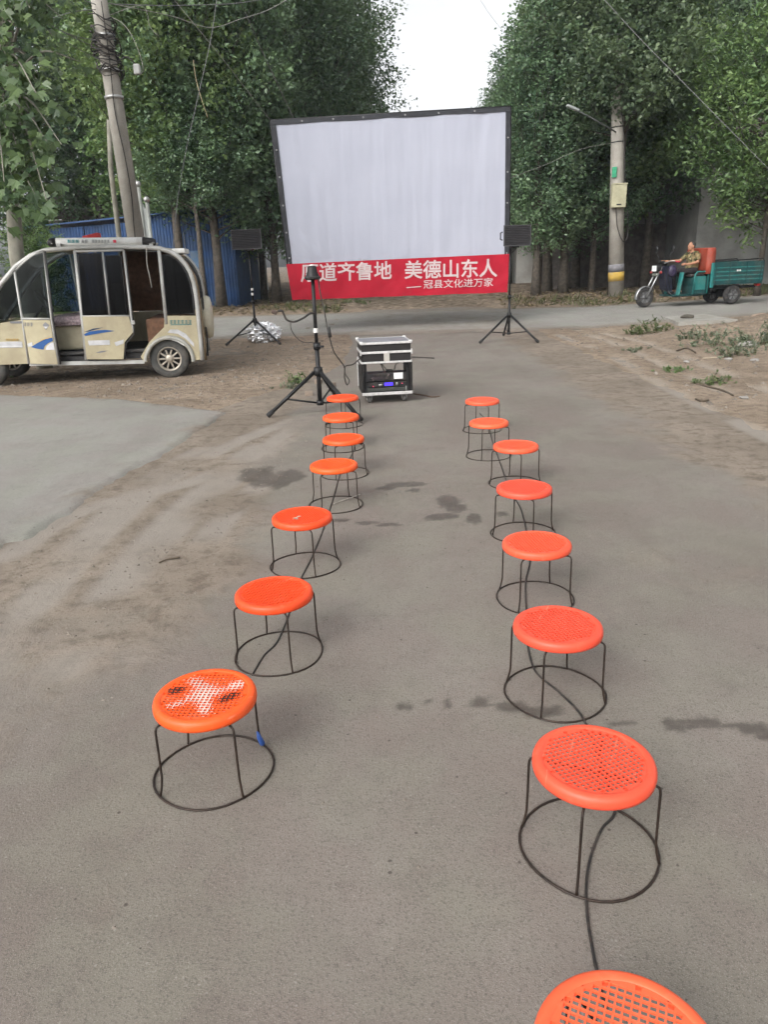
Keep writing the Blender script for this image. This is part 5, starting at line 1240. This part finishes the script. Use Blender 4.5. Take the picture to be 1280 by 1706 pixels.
def right_pole():
    Y = 20.3; b = atY(1027, 497, Y); zg = ground_z(b.x, Y); a = atY(1030, 165, Y); d = a - b
    pt = lambda z: b + d * ((z - b.z) / d.z)
    t = thing('utility_pole', 'upright concrete utility pole with yellow band and meter box beside the tricycle', 'utility pole', tuple(pt(zg)))
    MB().tube([pt(zg - .1), pt(b.z + (a.z - b.z) * 1.35)], [.205, .125], 18).build('pole', M_CONC, t)
    def band(p0, p1, m, n, k=.006):
        z0, z1 = atY(1027, p0, Y).z, atY(1027, p1, Y).z; f = lambda z: lerp(.205, .125, (z - zg) / (b.z + (a.z - b.z) * 1.35 - zg)) + k
        MB().tube([pt(z1), pt(z0)], [f(z1), f(z0)], 18).build(n, m, t)
    band(440, 453, pm('grey_band', (.17, .165, .175), .7), 'grey_band'); band(453, 468, pm('yellow_band', (.45, .29, .05), .7, 0, .15, 8, .1, 60, .35, (.25, .22, .18)), 'yellow_band')
    for py in (212, 237): band(py - .8, py + .8, M_DARKTRIM, 'strap_band', .01)
    p = pt(atY(1028, 327, Y).z); h = atY(1028, 307, Y).z - atY(1028, 347, Y).z
    bx = MB().box(p + Vector((-.03, -.23, 0)), (.36, .16, h), None, .012).build('meter_box', pm('cream_box', (.42, .40, .27), .5, 0, .1, 5, .05, 60, .35, (.22, .19, .13)), t)
    MB().box(p + Vector((-.03, -.315, h / 2 - .015)), (.38, .02, .03)).build('lid_edge', pm('cream_box_lid', (.36, .34, .23), .5), bx)
    MB().box(p + Vector((-.03, -.313, -h / 2 + .07)), (.12, .006, .03)).build('lid_label', M_DARKTRIM, bx)
    p = pt(atY(1023, 288, Y).z); MB().box(p + Vector((-.12, -.17, 0)), (.12, .012, .24), Matrix.Rotation(R_(-38), 3, 'Z')).build('green_plate', pm('green_plate', (.02, .24, .12), .4), t)
    c = MB(); c.tube(smoothpts([pt(atY(1030, q, Y).z) + Vector((o, -.19, 0)) for q, o in ((170, .0), (200, .06), (230, .1), (270, .13), (310, .15), (350, .16))], 5), .012, 6)
    c.tube(smoothpts([pt(atY(1022, 345, Y).z) + Vector((-.10, -.25, 0)), pt(atY(1022, 380, Y).z) + Vector((-.06, -.27, 0)), pt(atY(1030, 403, Y).z) + Vector((.1, -.24, 0)), pt(atY(1040, 390, Y).z) + Vector((.26, -.1, 0)), pt(atY(1040, 350, Y).z) + Vector((.24, -.1, 0))], 6), .012, 6)
    c.build('drop_cable', M_CABLE, t)
    q0 = pt(atY(1025, 222, Y).z); q1 = atY(1015, 213, Y - .5); q2 = atY(985, 196, Y - .9); q3 = atY(948, 177, Y - 1.2)
    MB().tube(smoothpts([q0, q1, q2, q3], 5), .018, 8).build('lamp_arm', pm('weathered_steel', (.16, .17, .165), .6, .4), t)
    lm = MB().box(atY(955, 180, Y - 1.15), (.32, .12, .06), Matrix.Rotation(R_(22), 3, 'Y'), .02).build('street_light_head', pm('lamp_grey', (.26, .28, .27), .6), t)
    return pt, Y
RP, RPY = right_pole()

# ------------------------------------------------------------------ wires and ropes
def wire(pts, r, label, cat='wire', mat=M_CABLE, n=10, name='overhead_wire', group='overhead wires'):
    o = MB().tube(smoothpts(pts, n), r * .62, 5).build(name, mat); tag(o, label, cat, group); return o
A = lambda px, py, Y: atY(px, py, Y)
M_WIREG = pm('grey_wire', (.15, .15, .15), .6); M_ROPE = pm('pale_rope', (.27, .26, .235), .9)
PLz = lambda py: LP(A(170, py, 12.6).z)
wire([PLz(10), A(90, -18, 11.6), A(20, -40, 10.6)], .010, 'topmost wire running from the left pole to the upper left corner', mat=M_WIREG)
wire([PLz(70), A(110, 55, 11.8), A(10, 0, 10.6)], .009, 'wire sloping from the left pole to the top left corner', mat=M_WIREG)
wire([PLz(88), A(90, 45, 11.6), A(20, -10, 10.6)], .009, 'second sloping wire from the left pole to the top left corner', mat=M_WIREG)
wire([PLz(108), A(110, 70, 11.6), A(35, 18, 10.8), A(0, -20, 10.2)], .008, 'lowest wire drooping from the left pole to the left edge', mat=M_WIREG)
wire([PLz(15), A(120, 20, 12.0), A(75, 33, 11.6), A(45, 28, 11.2), A(-10, 5, 10.8)], .008, 'pale looping wire left of the leaning pole top', mat=M_WIREG)
wire([PLz(6), A(300, 9, 13.5), A(430, 0, 15), A(560, -40, 17)], .010, 'upper wire running right from the leaning pole top', mat=M_WIREG)
wire([PLz(2), A(230, 15, 13), A(290, 28, 13.6), A(350, 46, 14.2), A(400, 32, 15), A(450, 15, 15.6), A(510, -20, 16.5)], .010, 'pale wire sagging to the right of the leaning pole', mat=M_ROPE)
wire([PLz(22), A(205, 40, 12.6), A(228, 78, 12.6), A(238, 118, 12.6), A(222, 124, 12.6)], .008, 'pale loose wire end curling beside the leaning pole', mat=M_ROPE)
wire([PLz(30), A(235, 10, 12.9), A(250, 45, 13), A(264, 60, 13)], .007, 'short broken wire end in the leaves right of the leaning pole', mat=M_ROPE)
wire([A(366, -40, 12.2), A(352, 60, 12.0), A(330, 160, 11.6), A(310, 250, 11.2), A(296, 330, 10.8), Vector(Vw(280, 412, .5))], .008, 'long guy wire slanting down to the rear of the van roof', mat=M_WIREG)
tl, tr_ = quad(0, 0, SQ, SY + .055), quad(1, 0, SQ, SY + .055)
wire([tl, A(400, 136, 14.2), A(349, 71, 13.7), LP(A(150, -185, 12.6).z)], .007, 'thin rope from the top left screen corner to the leaning pole', 'rope', M_ROPE, name='guy_rope', group='ropes holding the screen')
wire([quad(1, .46, SQ, SY + .055), A(910, 274, 17), A(971, 248, 18.6), RP(A(1028, 237, RPY).z)], .008, 'thin rope from the right screen edge to the strapped utility pole', 'rope', M_ROPE, name='guy_rope', group='ropes holding the screen')
wire([A(392, -20, 20.0), A(430, 70, 18.4), A(487, 193, 16.0), quad(.16, .3, SQ, SY + .08)], .012, 'taut dark cable slanting down behind the top left of the screen', 'rope', M_CABLE, name='guy_rope', group='ropes holding the screen')
wire([A(990, -20, 18.6), A(1065, 62, 18.2), A(1130, 128, 17.8), A(1290, 290, 17)], .012, 'thick wire slanting through the crowns on the right', mat=M_WIREG)
wire([RP(A(1030, 120, RPY).z), A(930, 30, 24), A(850, 60, 30), A(780, -30, 36)], .010, 'wire from the right pole crossing the right trees towards the sky gap', mat=M_WIREG)
# dry vine caught in the left trees
wire([A(322, 100, 17.5), A(326, 130, 17.5), A(334, 160, 17.4), A(346, 196, 17.4)], .012, 'dry broken twig hanging in the left crowns', 'twig', pm('dry_twig', (.32, .26, .16), .9), name='dry_twig', group='dry twigs in the trees')

# ------------------------------------------------------------------ cables on the ground
def gcable(pxs, r, label, mat=M_CABLE, name='ground_cable'):
    P = smoothpts([gp(*q) for q in pxs], 8); pts = []
    for p in P:
        z = (max(road_z(p.x, p.y), ground_z(p.x, p.y)) if p.x < 3.0 else ground_z(p.x, p.y)); pts.append((p.x, p.y, z + r * .9))
    o = MB().tube(pts, r, 6).build(name, mat); tag(o, label, 'cable', 'power cables lying along the stools')
gcable([(1010, 1690), (993, 1615), (980, 1540), (977, 1480), (985, 1430), (1003, 1385), (1025, 1355), (1010, 1300), (985, 1230), (965, 1190), (930, 1155), (893, 1122), (880, 1080), (878, 1030), (876, 975), (884, 930), (876, 880), (866, 845), (850, 820), (838, 785), (822, 740), (812, 705), (800, 690)], .0034, 'black cable snaking along the road under the right row of stools')
gcable([(420, 1128), (440, 1095), (462, 1072), (480, 1030), (500, 970), (520, 930), (540, 880), (556, 830), (568, 790), (586, 760), (592, 742)], .0030, 'black cable running under the left row of stools')
gcable([(556, 842), (566, 838), (584, 832), (600, 826)], .004, 'short pale cable end under the fourth left stool', pm('pale_cable', (.35, .32, .28), .7))
gcable([(686, 596), (705, 597), (724, 598)], .008, 'short dark cable on the road right of the road case')
gcable([(685, 657), (705, 660), (720, 663), (733, 662)], .007, 'brown cable trailing right from the foot of the road case', pm('brown_cable', (.11, .07, .05), .7))
# cables of the tripod
def acable(pts, r, label, mat=M_CABLE):
    o = MB().tube(smoothpts(pts, 8), r, 6).build('hanging_cable', mat); tag(o, label, 'cable', 'cables hanging at the tripod'); return o
acable([A(527, 523, 6.84), A(517, 522, 6.8), A(505, 530, 6.78), A(490, 536, 6.76), A(478, 533, 6.75), A(473, 524, 6.75), A(470, 518, 6.75), A(463, 518, 6.75)], .009, 'thick black cable arching left from the tripod pole to a plug')
o = MB().box(A(457, 520, 6.75), (.05, .03, .035), Matrix.Rotation(R_(25), 3, 'Y'), .008).build('cable_plug', pm('brown_plug', (.07, .045, .035), .6)); tag(o, 'brown plug at the end of the cable left of the tripod', 'plug')
acable([A(484, 535, 6.76), A(485, 548, 6.76), A(492, 560, 6.78), A(503, 569, 6.8), A(520, 571, 6.82), A(534, 571, 6.84)], .0035, 'thin wire drooping left of the tripod pole')
acable([A(530, 462, 6.83), A(534, 490, 6.8), A(540, 515, 6.78), A(545, 545, 6.76), A(549, 562, 6.75), A(556, 585, 6.76), A(566, 600, 6.8), A(574, 612, 6.85), A(574, 628, 6.9), A(578, 641, 6.95), A(582, 634, 6.97), A(575, 622, 6.95), A(576, 610, 6.95), A(590, 606, 7.05), Vector((-.115, 7.25, .5))], .0055, 'twisted black cable from the tripod head looping over to the road case')
o = MB().tube([A(547, 545, 6.745), A(550, 562, 6.745)], .016, 8).build('cable_connector', M_RUBBER); tag(o, 'black inline connector on the cable right of the tripod pole', 'connector')

# ------------------------------------------------------------------ sheds and houses behind the trees
def shed():
    Y = 21.9; p0, p1 = atY(72, 470, Y), atY(396, 470, Y); zg = .28
    hl, hr = atY(75, 383, Y).z, atY(392, 356, Y).z
    t = thing('blue_shed', 'blue corrugated metal shed behind the van and the left trees', 'shed', ((p0.x + p1.x) / 2, Y, zg - .1))
    Mb = pm('blue_sheet', (.013, .048, .14), .55, .1, .25, 2.5, .1, 40, .3, (.06, .09, .13)); Mb2 = pm('faded_blue_sheet', (.06, .12, .20), .6, .1, .3, 3, .1, 40, .3)
    n = 8
    for k in range(n):
        xa, xb = lerp(p0.x, p1.x, k / n), lerp(p0.x, p1.x, (k + 1) / n) - .01; cor = 8; vs = []
        off = .04 * (k % 2)
        for i in range(cor * 4 + 1):
            x = lerp(xa, xb, i / (cor * 4)); dy = .011 * (0, 1, 1, 0)[i % 4] + off
            ht = lerp(hl, hr, (x - p0.x) / (p1.x - p0.x)) + (.14 if k > 3 else 0)
            vs += [(x, Y - dy, zg - .25), (x, Y - dy, ht), (x, Y - dy + .01, ht), (x, Y - dy + .01, zg - .25)]
        fs = [(i * 4 + e, i * 4 + (e + 1) % 4, (i + 1) * 4 + (e + 1) % 4, (i + 1) * 4 + e) for i in range(cor * 4) for e in range(4)]
        MB().add(vs, fs).build('sheet_panel', Mb, t)
    for (xa, xb, ya, yb) in ((317, 338, 418, 452), (322, 345, 455, 500)):
        a, b = atY(xa, ya, Y), atY(xb, yb, Y); MB().box(((a.x + b.x) / 2, Y - .075, (a.z + b.z) / 2), (b.x - a.x, .01, a.z - b.z)).build('faded_patch', Mb2, t)
    a, b = atY(358, 420, Y), atY(366, 450, Y); MB().box(((a.x + b.x) / 2, Y - .08, (a.z + b.z) / 2), (b.x - a.x, .012, a.z - b.z)).build('rust_patch', pm('rust', (.16, .06, .04), .9), t)
    sd_ = MB(); sd_.box((p1.x, Y + 2, (hr + zg) / 2 - .05), (.03, 4, hr - zg + .4)); sd_.build('side_wall', Mb, t)
    MB().prism([Vector((p0.x - .2, Y - .2, hl + .05)), Vector((p1.x + .2, Y - .2, hr + .17)), Vector((p1.x + .2, Y + 4.2, hr - .1)), Vector((p0.x - .2, Y + 4.2, hl - .2))], (0, 0, .04)).build('roof', Mb, t)
shed()
M_RENDER = pm('grey_render', (.30, .30, .285), .9, 0, .2, 1.2, .3, 30, .35, (.15, .14, .125)); M_PALEW = pm('pale_wall', (.36, .35, .325), .9, 0, .12, 1.5, .2, 30, .3)
def house(label, xa, xb, Y, hgt, depth, mat, wins, roofm, zg=.25):
    t = thing('house', label, 'house', ((xa + xb) / 2, Y, zg - .1))
    # front wall built around the window openings, one pier or spandrel at a time
    xs = sorted([xa] + [w for q in wins for w in (q[0], q[1])] + [xb]); b = MB()
    for i in range(0, len(xs), 2): b.box(((xs[i] + xs[i + 1]) / 2, Y + .12, (zg - .2 + hgt) / 2), (xs[i + 1] - xs[i], .24, hgt - zg + .2))
    for (w0, w1, z0, z1) in wins:
        b.box(((w0 + w1) / 2, Y + .122, (zg - .2 + z0) / 2), (w1 - w0, .236, z0 - zg + .2)); b.box(((w0 + w1) / 2, Y + .122, (z1 + hgt) / 2), (w1 - w0, .236, hgt - z1))
    b.build('wall', mat, t)
    c = MB(); c.box((xa + .12, Y + .24 + depth / 2, (zg - .2 + hgt) / 2), (.24, depth, hgt - zg + .2)); c.box((xb - .12, Y + .24 + depth / 2, (zg - .2 + hgt) / 2), (.24, depth, hgt - zg + .2)); c.box(((xa + xb) / 2, Y + depth + .1, (zg - .2 + hgt) / 2), (xb - xa - .5, .2, hgt - zg + .2)); c.build('wall', mat, t)
    MB().prism([Vector((xa - .3, Y - .4, hgt)), Vector((xa - .3, Y + depth / 2, hgt + 1.3)), Vector((xa - .3, Y + depth + .6, hgt)), Vector((xa - .3, Y + depth + .6, hgt + .1)), Vector((xa - .3, Y + depth / 2, hgt + 1.42)), Vector((xa - .3, Y - .4, hgt + .12))], (xb - xa + .6, 0, 0)).build('roof', roofm, t)
    for (w0, w1, z0, z1) in wins:
        w = MB(); 
        for (cx, cz, sx, sz) in (((w0 + w1) / 2, z0 + .03, w1 - w0, .06), ((w0 + w1) / 2, z1 - .03, w1 - w0, .06), (w0 + .03, (z0 + z1) / 2, .06, z1 - z0 - .12), (w1 - .03, (z0 + z1) / 2, .06, z1 - z0 - .12), ((w0 + w1) / 2, (z0 + z1) / 2, .05, z1 - z0 - .12)): w.box((cx, Y + .1, cz), (sx, .06, sz))
        wo_ = w.build('window', pm('window_frame', (.40, .38, .35), .6), t)
        MB().box(((w0 + w1) / 2, Y + .13, (z0 + z1) / 2), (w1 - w0 - .1, .01, z1 - z0 - .1)).build('pane', pm('dark_pane', (.03, .035, .04), .12, 0, .1), wo_)
        g = MB()
        for i in range(6): x = lerp(w0, w1, (i + .5) / 6); g.tube([(x, Y + .04, z0), (x, Y + .04, z1)], .012, 5)
        g.build('window_bars', M_STEEL, wo_)
M_ROOF = pm('grey_tile_roof', (.12, .10, .09), .9, 0, .3, 5, .5, 20)
house('grey rendered house behind the trees on the right above the load bed', 9.7, 22.0, 23.6, 3.9, 6, M_RENDER, [(14.4, 15.8, 1.3, 2.6)], M_ROOF)
house('pale house with barred window behind the trunks right of the screen', 6.0, 13.5, 33.0, 3.2, 6, M_PALEW, [(7.4, 8.9, 1.2, 2.5), (10.5, 12.0, 1.2, 2.5)], M_ROOF)
house('whitewashed house glimpsed between the trunks left of the screen', -13.5, -5.0, 30.0, 3.2, 5.5, pm('whitewash', (.62, .61, .57), .9, 0, .1, 1.5, .2, 30, .25), [(-9.2, -7.8, 1.3, 2.6)], M_ROOF)
# low dark brick garden wall between pole and grey house
bw = MB().box((7.6, 25.9, 1.15), (4.0, .24, 2.1)).build('garden_wall', pm('dark_brick_wall', (.11, .095, .085), .95, 0, .3, 6, .6, 25)); tag(bw, 'dark garden wall in the shade behind the utility pole', 'wall')
# white gate posts behind the van
def gate():
    Y = 13.2; t = thing('gate_panel', 'narrow pale metal gate leaf with two ball-topped posts behind the van', 'gate', tuple(atY(246, 420, Y)))
    M = pm('pale_green_grey_paint', (.32, .335, .31), .5, .2, .12, 6, .1, 60, .25)
    t.location.z = ground_z(t.location.x, Y)
    for (x0, y0, x1, y1) in ((230, 312, 244, 430), (244.5, 338, 254, 430)):
        a, b = atY(x0, y0, Y), atY(x1, y1, Y); bot = Vector((b.x + (b.x - a.x) * .6, Y, ground_z(b.x, Y)))
        p = MB().tube([a, bot], .032, 10).build('post', M, t); MB().ell(a + Vector((0, 0, .05)), (.048, .048, .05)).build('ball_finial', M_STEEL, p)
    a, b, c, d = atY(233, 332, Y), atY(244, 352, Y), atY(253, 425, Y), atY(243, 425, Y); MB().prism([a, b, c, d], (0, .03, 0)).build('leaf_panel', pm('pale_sheet', (.36, .38, .37), .4, .5), t)
gate()
tb_ = atY(186, 345, 14.2)
o = MB().tube([Vector((tb_.x + .02, 14.2, ground_z(tb_.x, 14.2) - .05)), atY(184, 280, 14.2), atY(181, 200, 14.2)], [.05, .045, .04], 10).build('bare_post', M_PALEBARK); tag(o, 'thin pale grey trunk just left of the leaning pole', 'post')

# ------------------------------------------------------------------ thin evening haze in the air
hb = MB().box((0, 60, 9.4), (300, 190, 21)).build('haze', None or pm('tmp', (1, 1, 1)))
ht = NT('haze_air'); pv = ht.n('ShaderNodeVolumePrincipled', {'Color': (.80, .90, 1.0), 'Density': HAZE, 'Anisotropy': .2}); ht.t.links.new(pv.outputs[0], ht.out.inputs['Volume'])
hb.data.materials.clear(); hb.data.materials.append(ht.m); hb['kind'] = 'stuff'; hb['label'] = 'thin pale evening haze in the air'; hb['category'] = 'haze'
# ------------------------------------------------------------------ weeds, rubble, bricks, slab
def weed(px, py, w, h, n, label, seed, mat, name='weed'):
    p = gpb(px, py); z = ground_z(p.x, p.y); p = gpb(px, py, z - zb(p.y)); z = ground_z(p.x, p.y); rg = random.Random(seed)
    t = thing(name, label, 'plant', (p.x, p.y, z), 0, 'weeds on the verge'); st = MB(); LV = []; LF = []; TI = []
    for k in range(int(n * 1.7)):
        x, y = rg.gauss(0, w * .45), rg.gauss(0, w * .3); zz = ground_z(p.x + x, p.y + y) - z - .01; hh = h * rg.uniform(.35, 1.15) * (.35 + .75 * math.exp(-(x / (w * .5)) ** 2 - (y / (w * .4)) ** 2)); lx, ly = (rg.gauss(0, .5) + x / w * .6) * hh, (rg.gauss(0, .5) + y / w * .6) * hh
        q = [Vector((x, y, zz)), Vector((x + lx * .4, y + ly * .4, zz + hh * .6)), Vector((x + lx, y + ly, zz + hh))]; st.tube(q, [.004, .003, .0015], 4, caps=False)
        for j in range(int(14 + hh * 40)):
            f = rg.random() ** .7; c = q[0].lerp(q[1], f / .5) if f < .5 else q[1].lerp(q[2], (f - .5) / .5)
            d = Vector((rg.gauss(0, 1), rg.gauss(0, 1), rg.gauss(.3, .6))).normalized(); s_ = rg.uniform(.03, .07) * (.7 + h); sdv = d.cross(Vector((rg.gauss(0, .4), rg.gauss(0, .4), 1))).normalized() * s_ * .22
            i0 = len(LV); LV += [c, c + d * s_ * .5 + sdv, c + d * s_, c + d * s_ * .5 - sdv]; LF += [(i0, i0 + 1, i0 + 2, i0 + 3)]; TI += [min(1, max(0, rg.gauss(.5, .25)))] * 4
    st.build('stem', pm('weed_stem', (.10, .11, .05), .9), t, local=True)['kind'] = 'stuff'
    o = MB().add(LV, LF).build('leaves', mat, t, local=True, fix=False); o['kind'] = 'stuff'; a = o.data.attributes.new('tint', 'FLOAT', 'POINT'); a.data.foreach_set('value', TI)
MW = leaf_mat('weed_leaves', (.06, .095, .035), (.15, .20, .075), .25)
MW2 = leaf_mat('grey_weed_leaves', (.09, .115, .075), (.19, .22, .14), .2)
for i, (px, py, w, h, n, lab, m) in enumerate([(1083, 556, .38, .27, 24, 'bushy weed clump just left of the concrete slab', MW), (1195, 575, .45, .20, 17, 'grey green weed patch left of the rubble on the right', MW2), (1238, 588, .5, .21, 19, 'grey green weed patch nearest the right edge on the dirt', MW2), (1262, 560, .4, .34, 20, 'taller weed on top of the rubble mound at the right edge', MW2), (1118, 617, .25, .05, 14, 'low flat weed in the tyre tracks right of the road', MW),
        (1183, 640, .22, .10, 12, 'small dark weed beside a twig on the right dirt', MW), (1060, 585, .2, .05, 10, 'tiny weed near the far end of the right tyre tracks', MW2), (1165, 560, .35, .2, 16, 'weed tuft at the front edge of the concrete slab', MW2), (495, 638, .10, .16, 9, 'little green weed behind the tripod front leg', MW), (488, 652, .2, .07, 10, 'pale low weed at the foot of the tripod leg', MW2), (2, 628, .2, .30, 26, 'dark weed clump at the left edge before the van', MW), (590, 505, .5, .18, 18, 'weed tuft on the verge below the red banner', MW)]):
    weed(px, py, w, h, n, lab, i + 3, m)
def stone(c, r, seed, flat=.6, sub=2):
    bm = bmesh.new(); bmesh.ops.create_icosphere(bm, subdivisions=sub, radius=1); rg = random.Random(seed); s_ = rg.uniform(0, 90)
    b = MB(); vs = []
    for v in bm.verts:
        k = 1 + .35 * noise.noise(v.co * 1.3 + Vector((s_, 0, 0))); vs.append((c[0] + v.co.x * r * k * rg.uniform(.98, 1.02) * 1.15, c[1] + v.co.y * r * k, c[2] + v.co.z * r * k * flat))
    bm.verts.index_update(); b.add(vs, [tuple(v.index for v in f.verts) for f in bm.faces]); bm.free(); return b
# pebbles and clods strewn over the bare soil (uncountable)
rg = random.Random(31); pb = MB(); oct_ = [(0, 2, 4), (2, 1, 4), (1, 3, 4), (3, 0, 4), (2, 0, 5), (1, 2, 5), (3, 1, 5), (0, 3, 5)]
def pebble(x, y, r, z=None):
    z = ground_z(x, y) if z is None else z; q = [(1, 0, 0), (-1, 0, 0), (0, 1, 0), (0, -1, 0), (0, 0, .7), (0, 0, -.6)]; a = rg.random() * 3; ca, sa = math.cos(a), math.sin(a)
    pb.add([(x + (u * ca - v * sa) * r * rg.uniform(.6, 1.3), y + (u * sa + v * ca) * r * rg.uniform(.6, 1.3), z + w * r * rg.uniform(.6, 1.2)) for u, v, w in q], oct_)
for k in range(5200):
    if k % 5 < 2: x, y = rg.uniform(-5, -.4), rg.uniform(6.5, 14)
    elif k % 5 < 4: x, y = rg.uniform(2.9, 9.5), rg.uniform(5, 15)
    else: x, y = rg.gauss(7.8, 1.3), rg.gauss(12.6, 1.5)
    if d_main(x, y) < .05 or d_cross(x, y) < .1 or d_apron(x, y) < .1: continue
    pebble(x, y, rg.choice((.008, .01, .012, .016, .02, .03)) * rg.uniform(.6, 1.3))
for k in range(2600):
    x, y = rg.uniform(-1.9, 2.8), rg.uniform(.8, 9); s_ = sand_amt(x, y)
    if rg.random() > s_ * .8 + .12: continue
    pebble(x, y, rg.choice((.0015, .002, .003, .0045)) * (1 + s_), road_z(x, y))
for k in range(2600):
    x, y = rg.uniform(-1.95, -.2), rg.uniform(2.4, 7.5); s_ = sand_amt(x, y)
    if d_apron(x, y) < .05 or rg.random() > s_ or nz(x * 2.5, y * 2.5, 90) < -.05: continue
    pebble(x, y, rg.choice((.003, .004, .006, .009)) * rg.uniform(.6, 1.3), road_z(x, y))
o = pb.build('pebbles', pm('pebbles', (.17, .145, .12), .95, 0, .4, 1.7, .3, 60), None, fix=False); tag(o, 'scattered pebbles and clods of earth', 'pebbles', None, 'stuff')
for i, (px, py, r, lab) in enumerate([(1245, 572, .16, 'pale stone on the rubble at the right edge'), (1215, 600, .06, 'small white stone below the right weeds'), (1258, 602, .07, 'flat white stone nearest the right edge'), (1240, 665, .05, 'small pale stone low on the right dirt'), (1100, 547, .10, 'pale stone beside the bushy weed clump'), (1145, 603, .05, 'stone at the end of a twig on the right dirt'), (1205, 515, .12, 'pale rock beyond the concrete slab near the tricycle wheel'), (1265, 535, .2, 'brown rubble lump on the mound at the right edge')]):
    p = gpb(px, py); p = gpb(px, py, ground_z(p.x, p.y) - zb(p.y)); tag(stone((p.x, p.y, ground_z(p.x, p.y) + r * .2), r * .7, i, .45).build('stone', pm('pale_stone', (.27, .255, .235), .9, 0, .2, 9, .5, 40) if i != 7 else pm('brown_clod', (.2, .15, .115), .95, 0, .3, 9, .6, 40)), lab, 'stone', 'stones on the right verge')
for i, (px, py, a, lab) in enumerate([(517, 599, 20, 'half brick lying on the dirt left of the tripod pole'), (531, 640, -10, 'half brick just behind the tripod column'), (515, 660, 8, 'half brick under the tripod brace'), (553, 645, 40, 'grey brick between the tripod legs')]):
    p = gp(px, py); z = max(ground_z(p.x, p.y), road_z(p.x, p.y)); o = MB().box((p.x, p.y, z + .024), (.085, .06, .052), Matrix.Rotation(R_(a), 3, 'Z'), .006).build('brick', pm('dusty_brick', (.24, .19, .15), .95, 0, .25, 14, .6, 60, .5)); tag(o, lab, 'brick', 'bricks around the tripod')
sp = [gpb(*q) for q in [(1106, 532), (1175, 526), (1228, 540), (1130, 545)]]; zs = max(ground_z(p.x, p.y) for p in sp) + .05
sb = MB(); poly = []
for i in range(4):
    a, b = sp[i], sp[(i + 1) % 4]
    for k in range(6): v = a.lerp(b, k / 6); poly.append(Vector((v.x + .05 * nz(v.x * 4, v.y * 4, 2), v.y + .05 * nz(v.x * 4, v.y * 4, 7), zs)))
o = sb.prism(poly, (0, 0, -.22)).build('concrete_slab', pm('slab_concrete', (.30, .29, .26), .9, 0, .15, 4, .4, 40, .35)); tag(o, 'broken pale concrete slab lying on the dirt right of the road', 'slab')
p = gpb(1145, 536); tag(stone((p.x, p.y, zs + .03), .11, 77, .4).build('clod', pm('dark_clod', (.09, .08, .065), .95, 0, .3, 9, .6, 40)), 'dark clod lying on the concrete slab', 'stone')
for i, (pts, lab) in enumerate([([(1172, 598), (1190, 597), (1206, 596)], 'straight pale stick below the right weeds'), ([(1160, 640), (1180, 645), (1205, 652), (1222, 660)], 'thin crooked twig on the right dirt'), ([(1160, 666), (1170, 669), (1182, 668)], 'short dark twig low on the right dirt'), ([(265, 940), (280, 934), (300, 931)], 'dry dark twig on the sandy road at left'), ([(1128, 585), (1145, 581), (1160, 588)], 'bent dark twig near the slab')]):
    P = [gpb(*q) for q in pts]; P = [gpb(*q, max(ground_z(p.x, p.y), road_z(p.x, p.y) if p.x < 2.9 else -9) - zb(p.y)) for q, p in zip(pts, P)]
    o = MB().tube(smoothpts([p + Vector((0, 0, .008)) for p in P], 5), [.004 + .006 * (P[0].y > 6)] * (5 * (len(P) - 1) + 1), 5).build('twig', pm('twig_brown', (.09, .07, .05) if i else (.32, .27, .2), .9)); tag(o, lab, 'twig', 'twigs lying on the ground')
# fallen leaves and straw bits on the verge beyond the cross road (uncountable)
rg2 = np.random.default_rng(5); n = 9000
X = rg2.uniform(-14, 14, n); Yv = np.array([interp(x, YU) for x in X]) + rg2.gamma(1.6, 1.5, n) + .1
m = (X < -.8) | (X > 3.1); X, Yv = X[m], Yv[m]
P = np.array([(x, y, ground_z(x, y) + .012) for x, y in zip(X, Yv)]); D = rg2.normal(size=P.shape) * np.array([1, 1, .15]); 
me = leaves_mesh('leaf_litter', P, D, np.full(len(P), .09), rg2.random(len(P)), leaf_mat('dry_leaves', (.10, .07, .035), (.26, .20, .10), .1), 3.0, 9)
o = bpy.data.objects.new('leaf_litter', me); COL.objects.link(o); tag(o, 'dry fallen leaves under the roadside trees', 'leaf litter', None, 'stuff')
P = []
for k in range(5000):
    x = rg.uniform(-13, 14); y = interp(x, YU) + abs(rg.gauss(.3, 1.2))
    if -.9 < x < 3.2 or nz(x * .7, y * .7, 77) < .02: continue
    P.append((x, y, ground_z(x, y) - .01))
P = np.array(P); D = rg2.normal(size=P.shape) * .4; D[:, 2] = 2.2
me = leaves_mesh('verge_grass', P, D, np.clip(rg2.normal(.16, .05, len(P)), .05, .3), rg2.random(len(P)), leaf_mat('verge_grass', (.06, .075, .03), (.16, .17, .07), .2), 0.0, 10, .10)
o = bpy.data.objects.new('verge_grass', me); COL.objects.link(o); tag(o, 'thin grass tufts along the tree verge', 'grass', None, 'stuff')
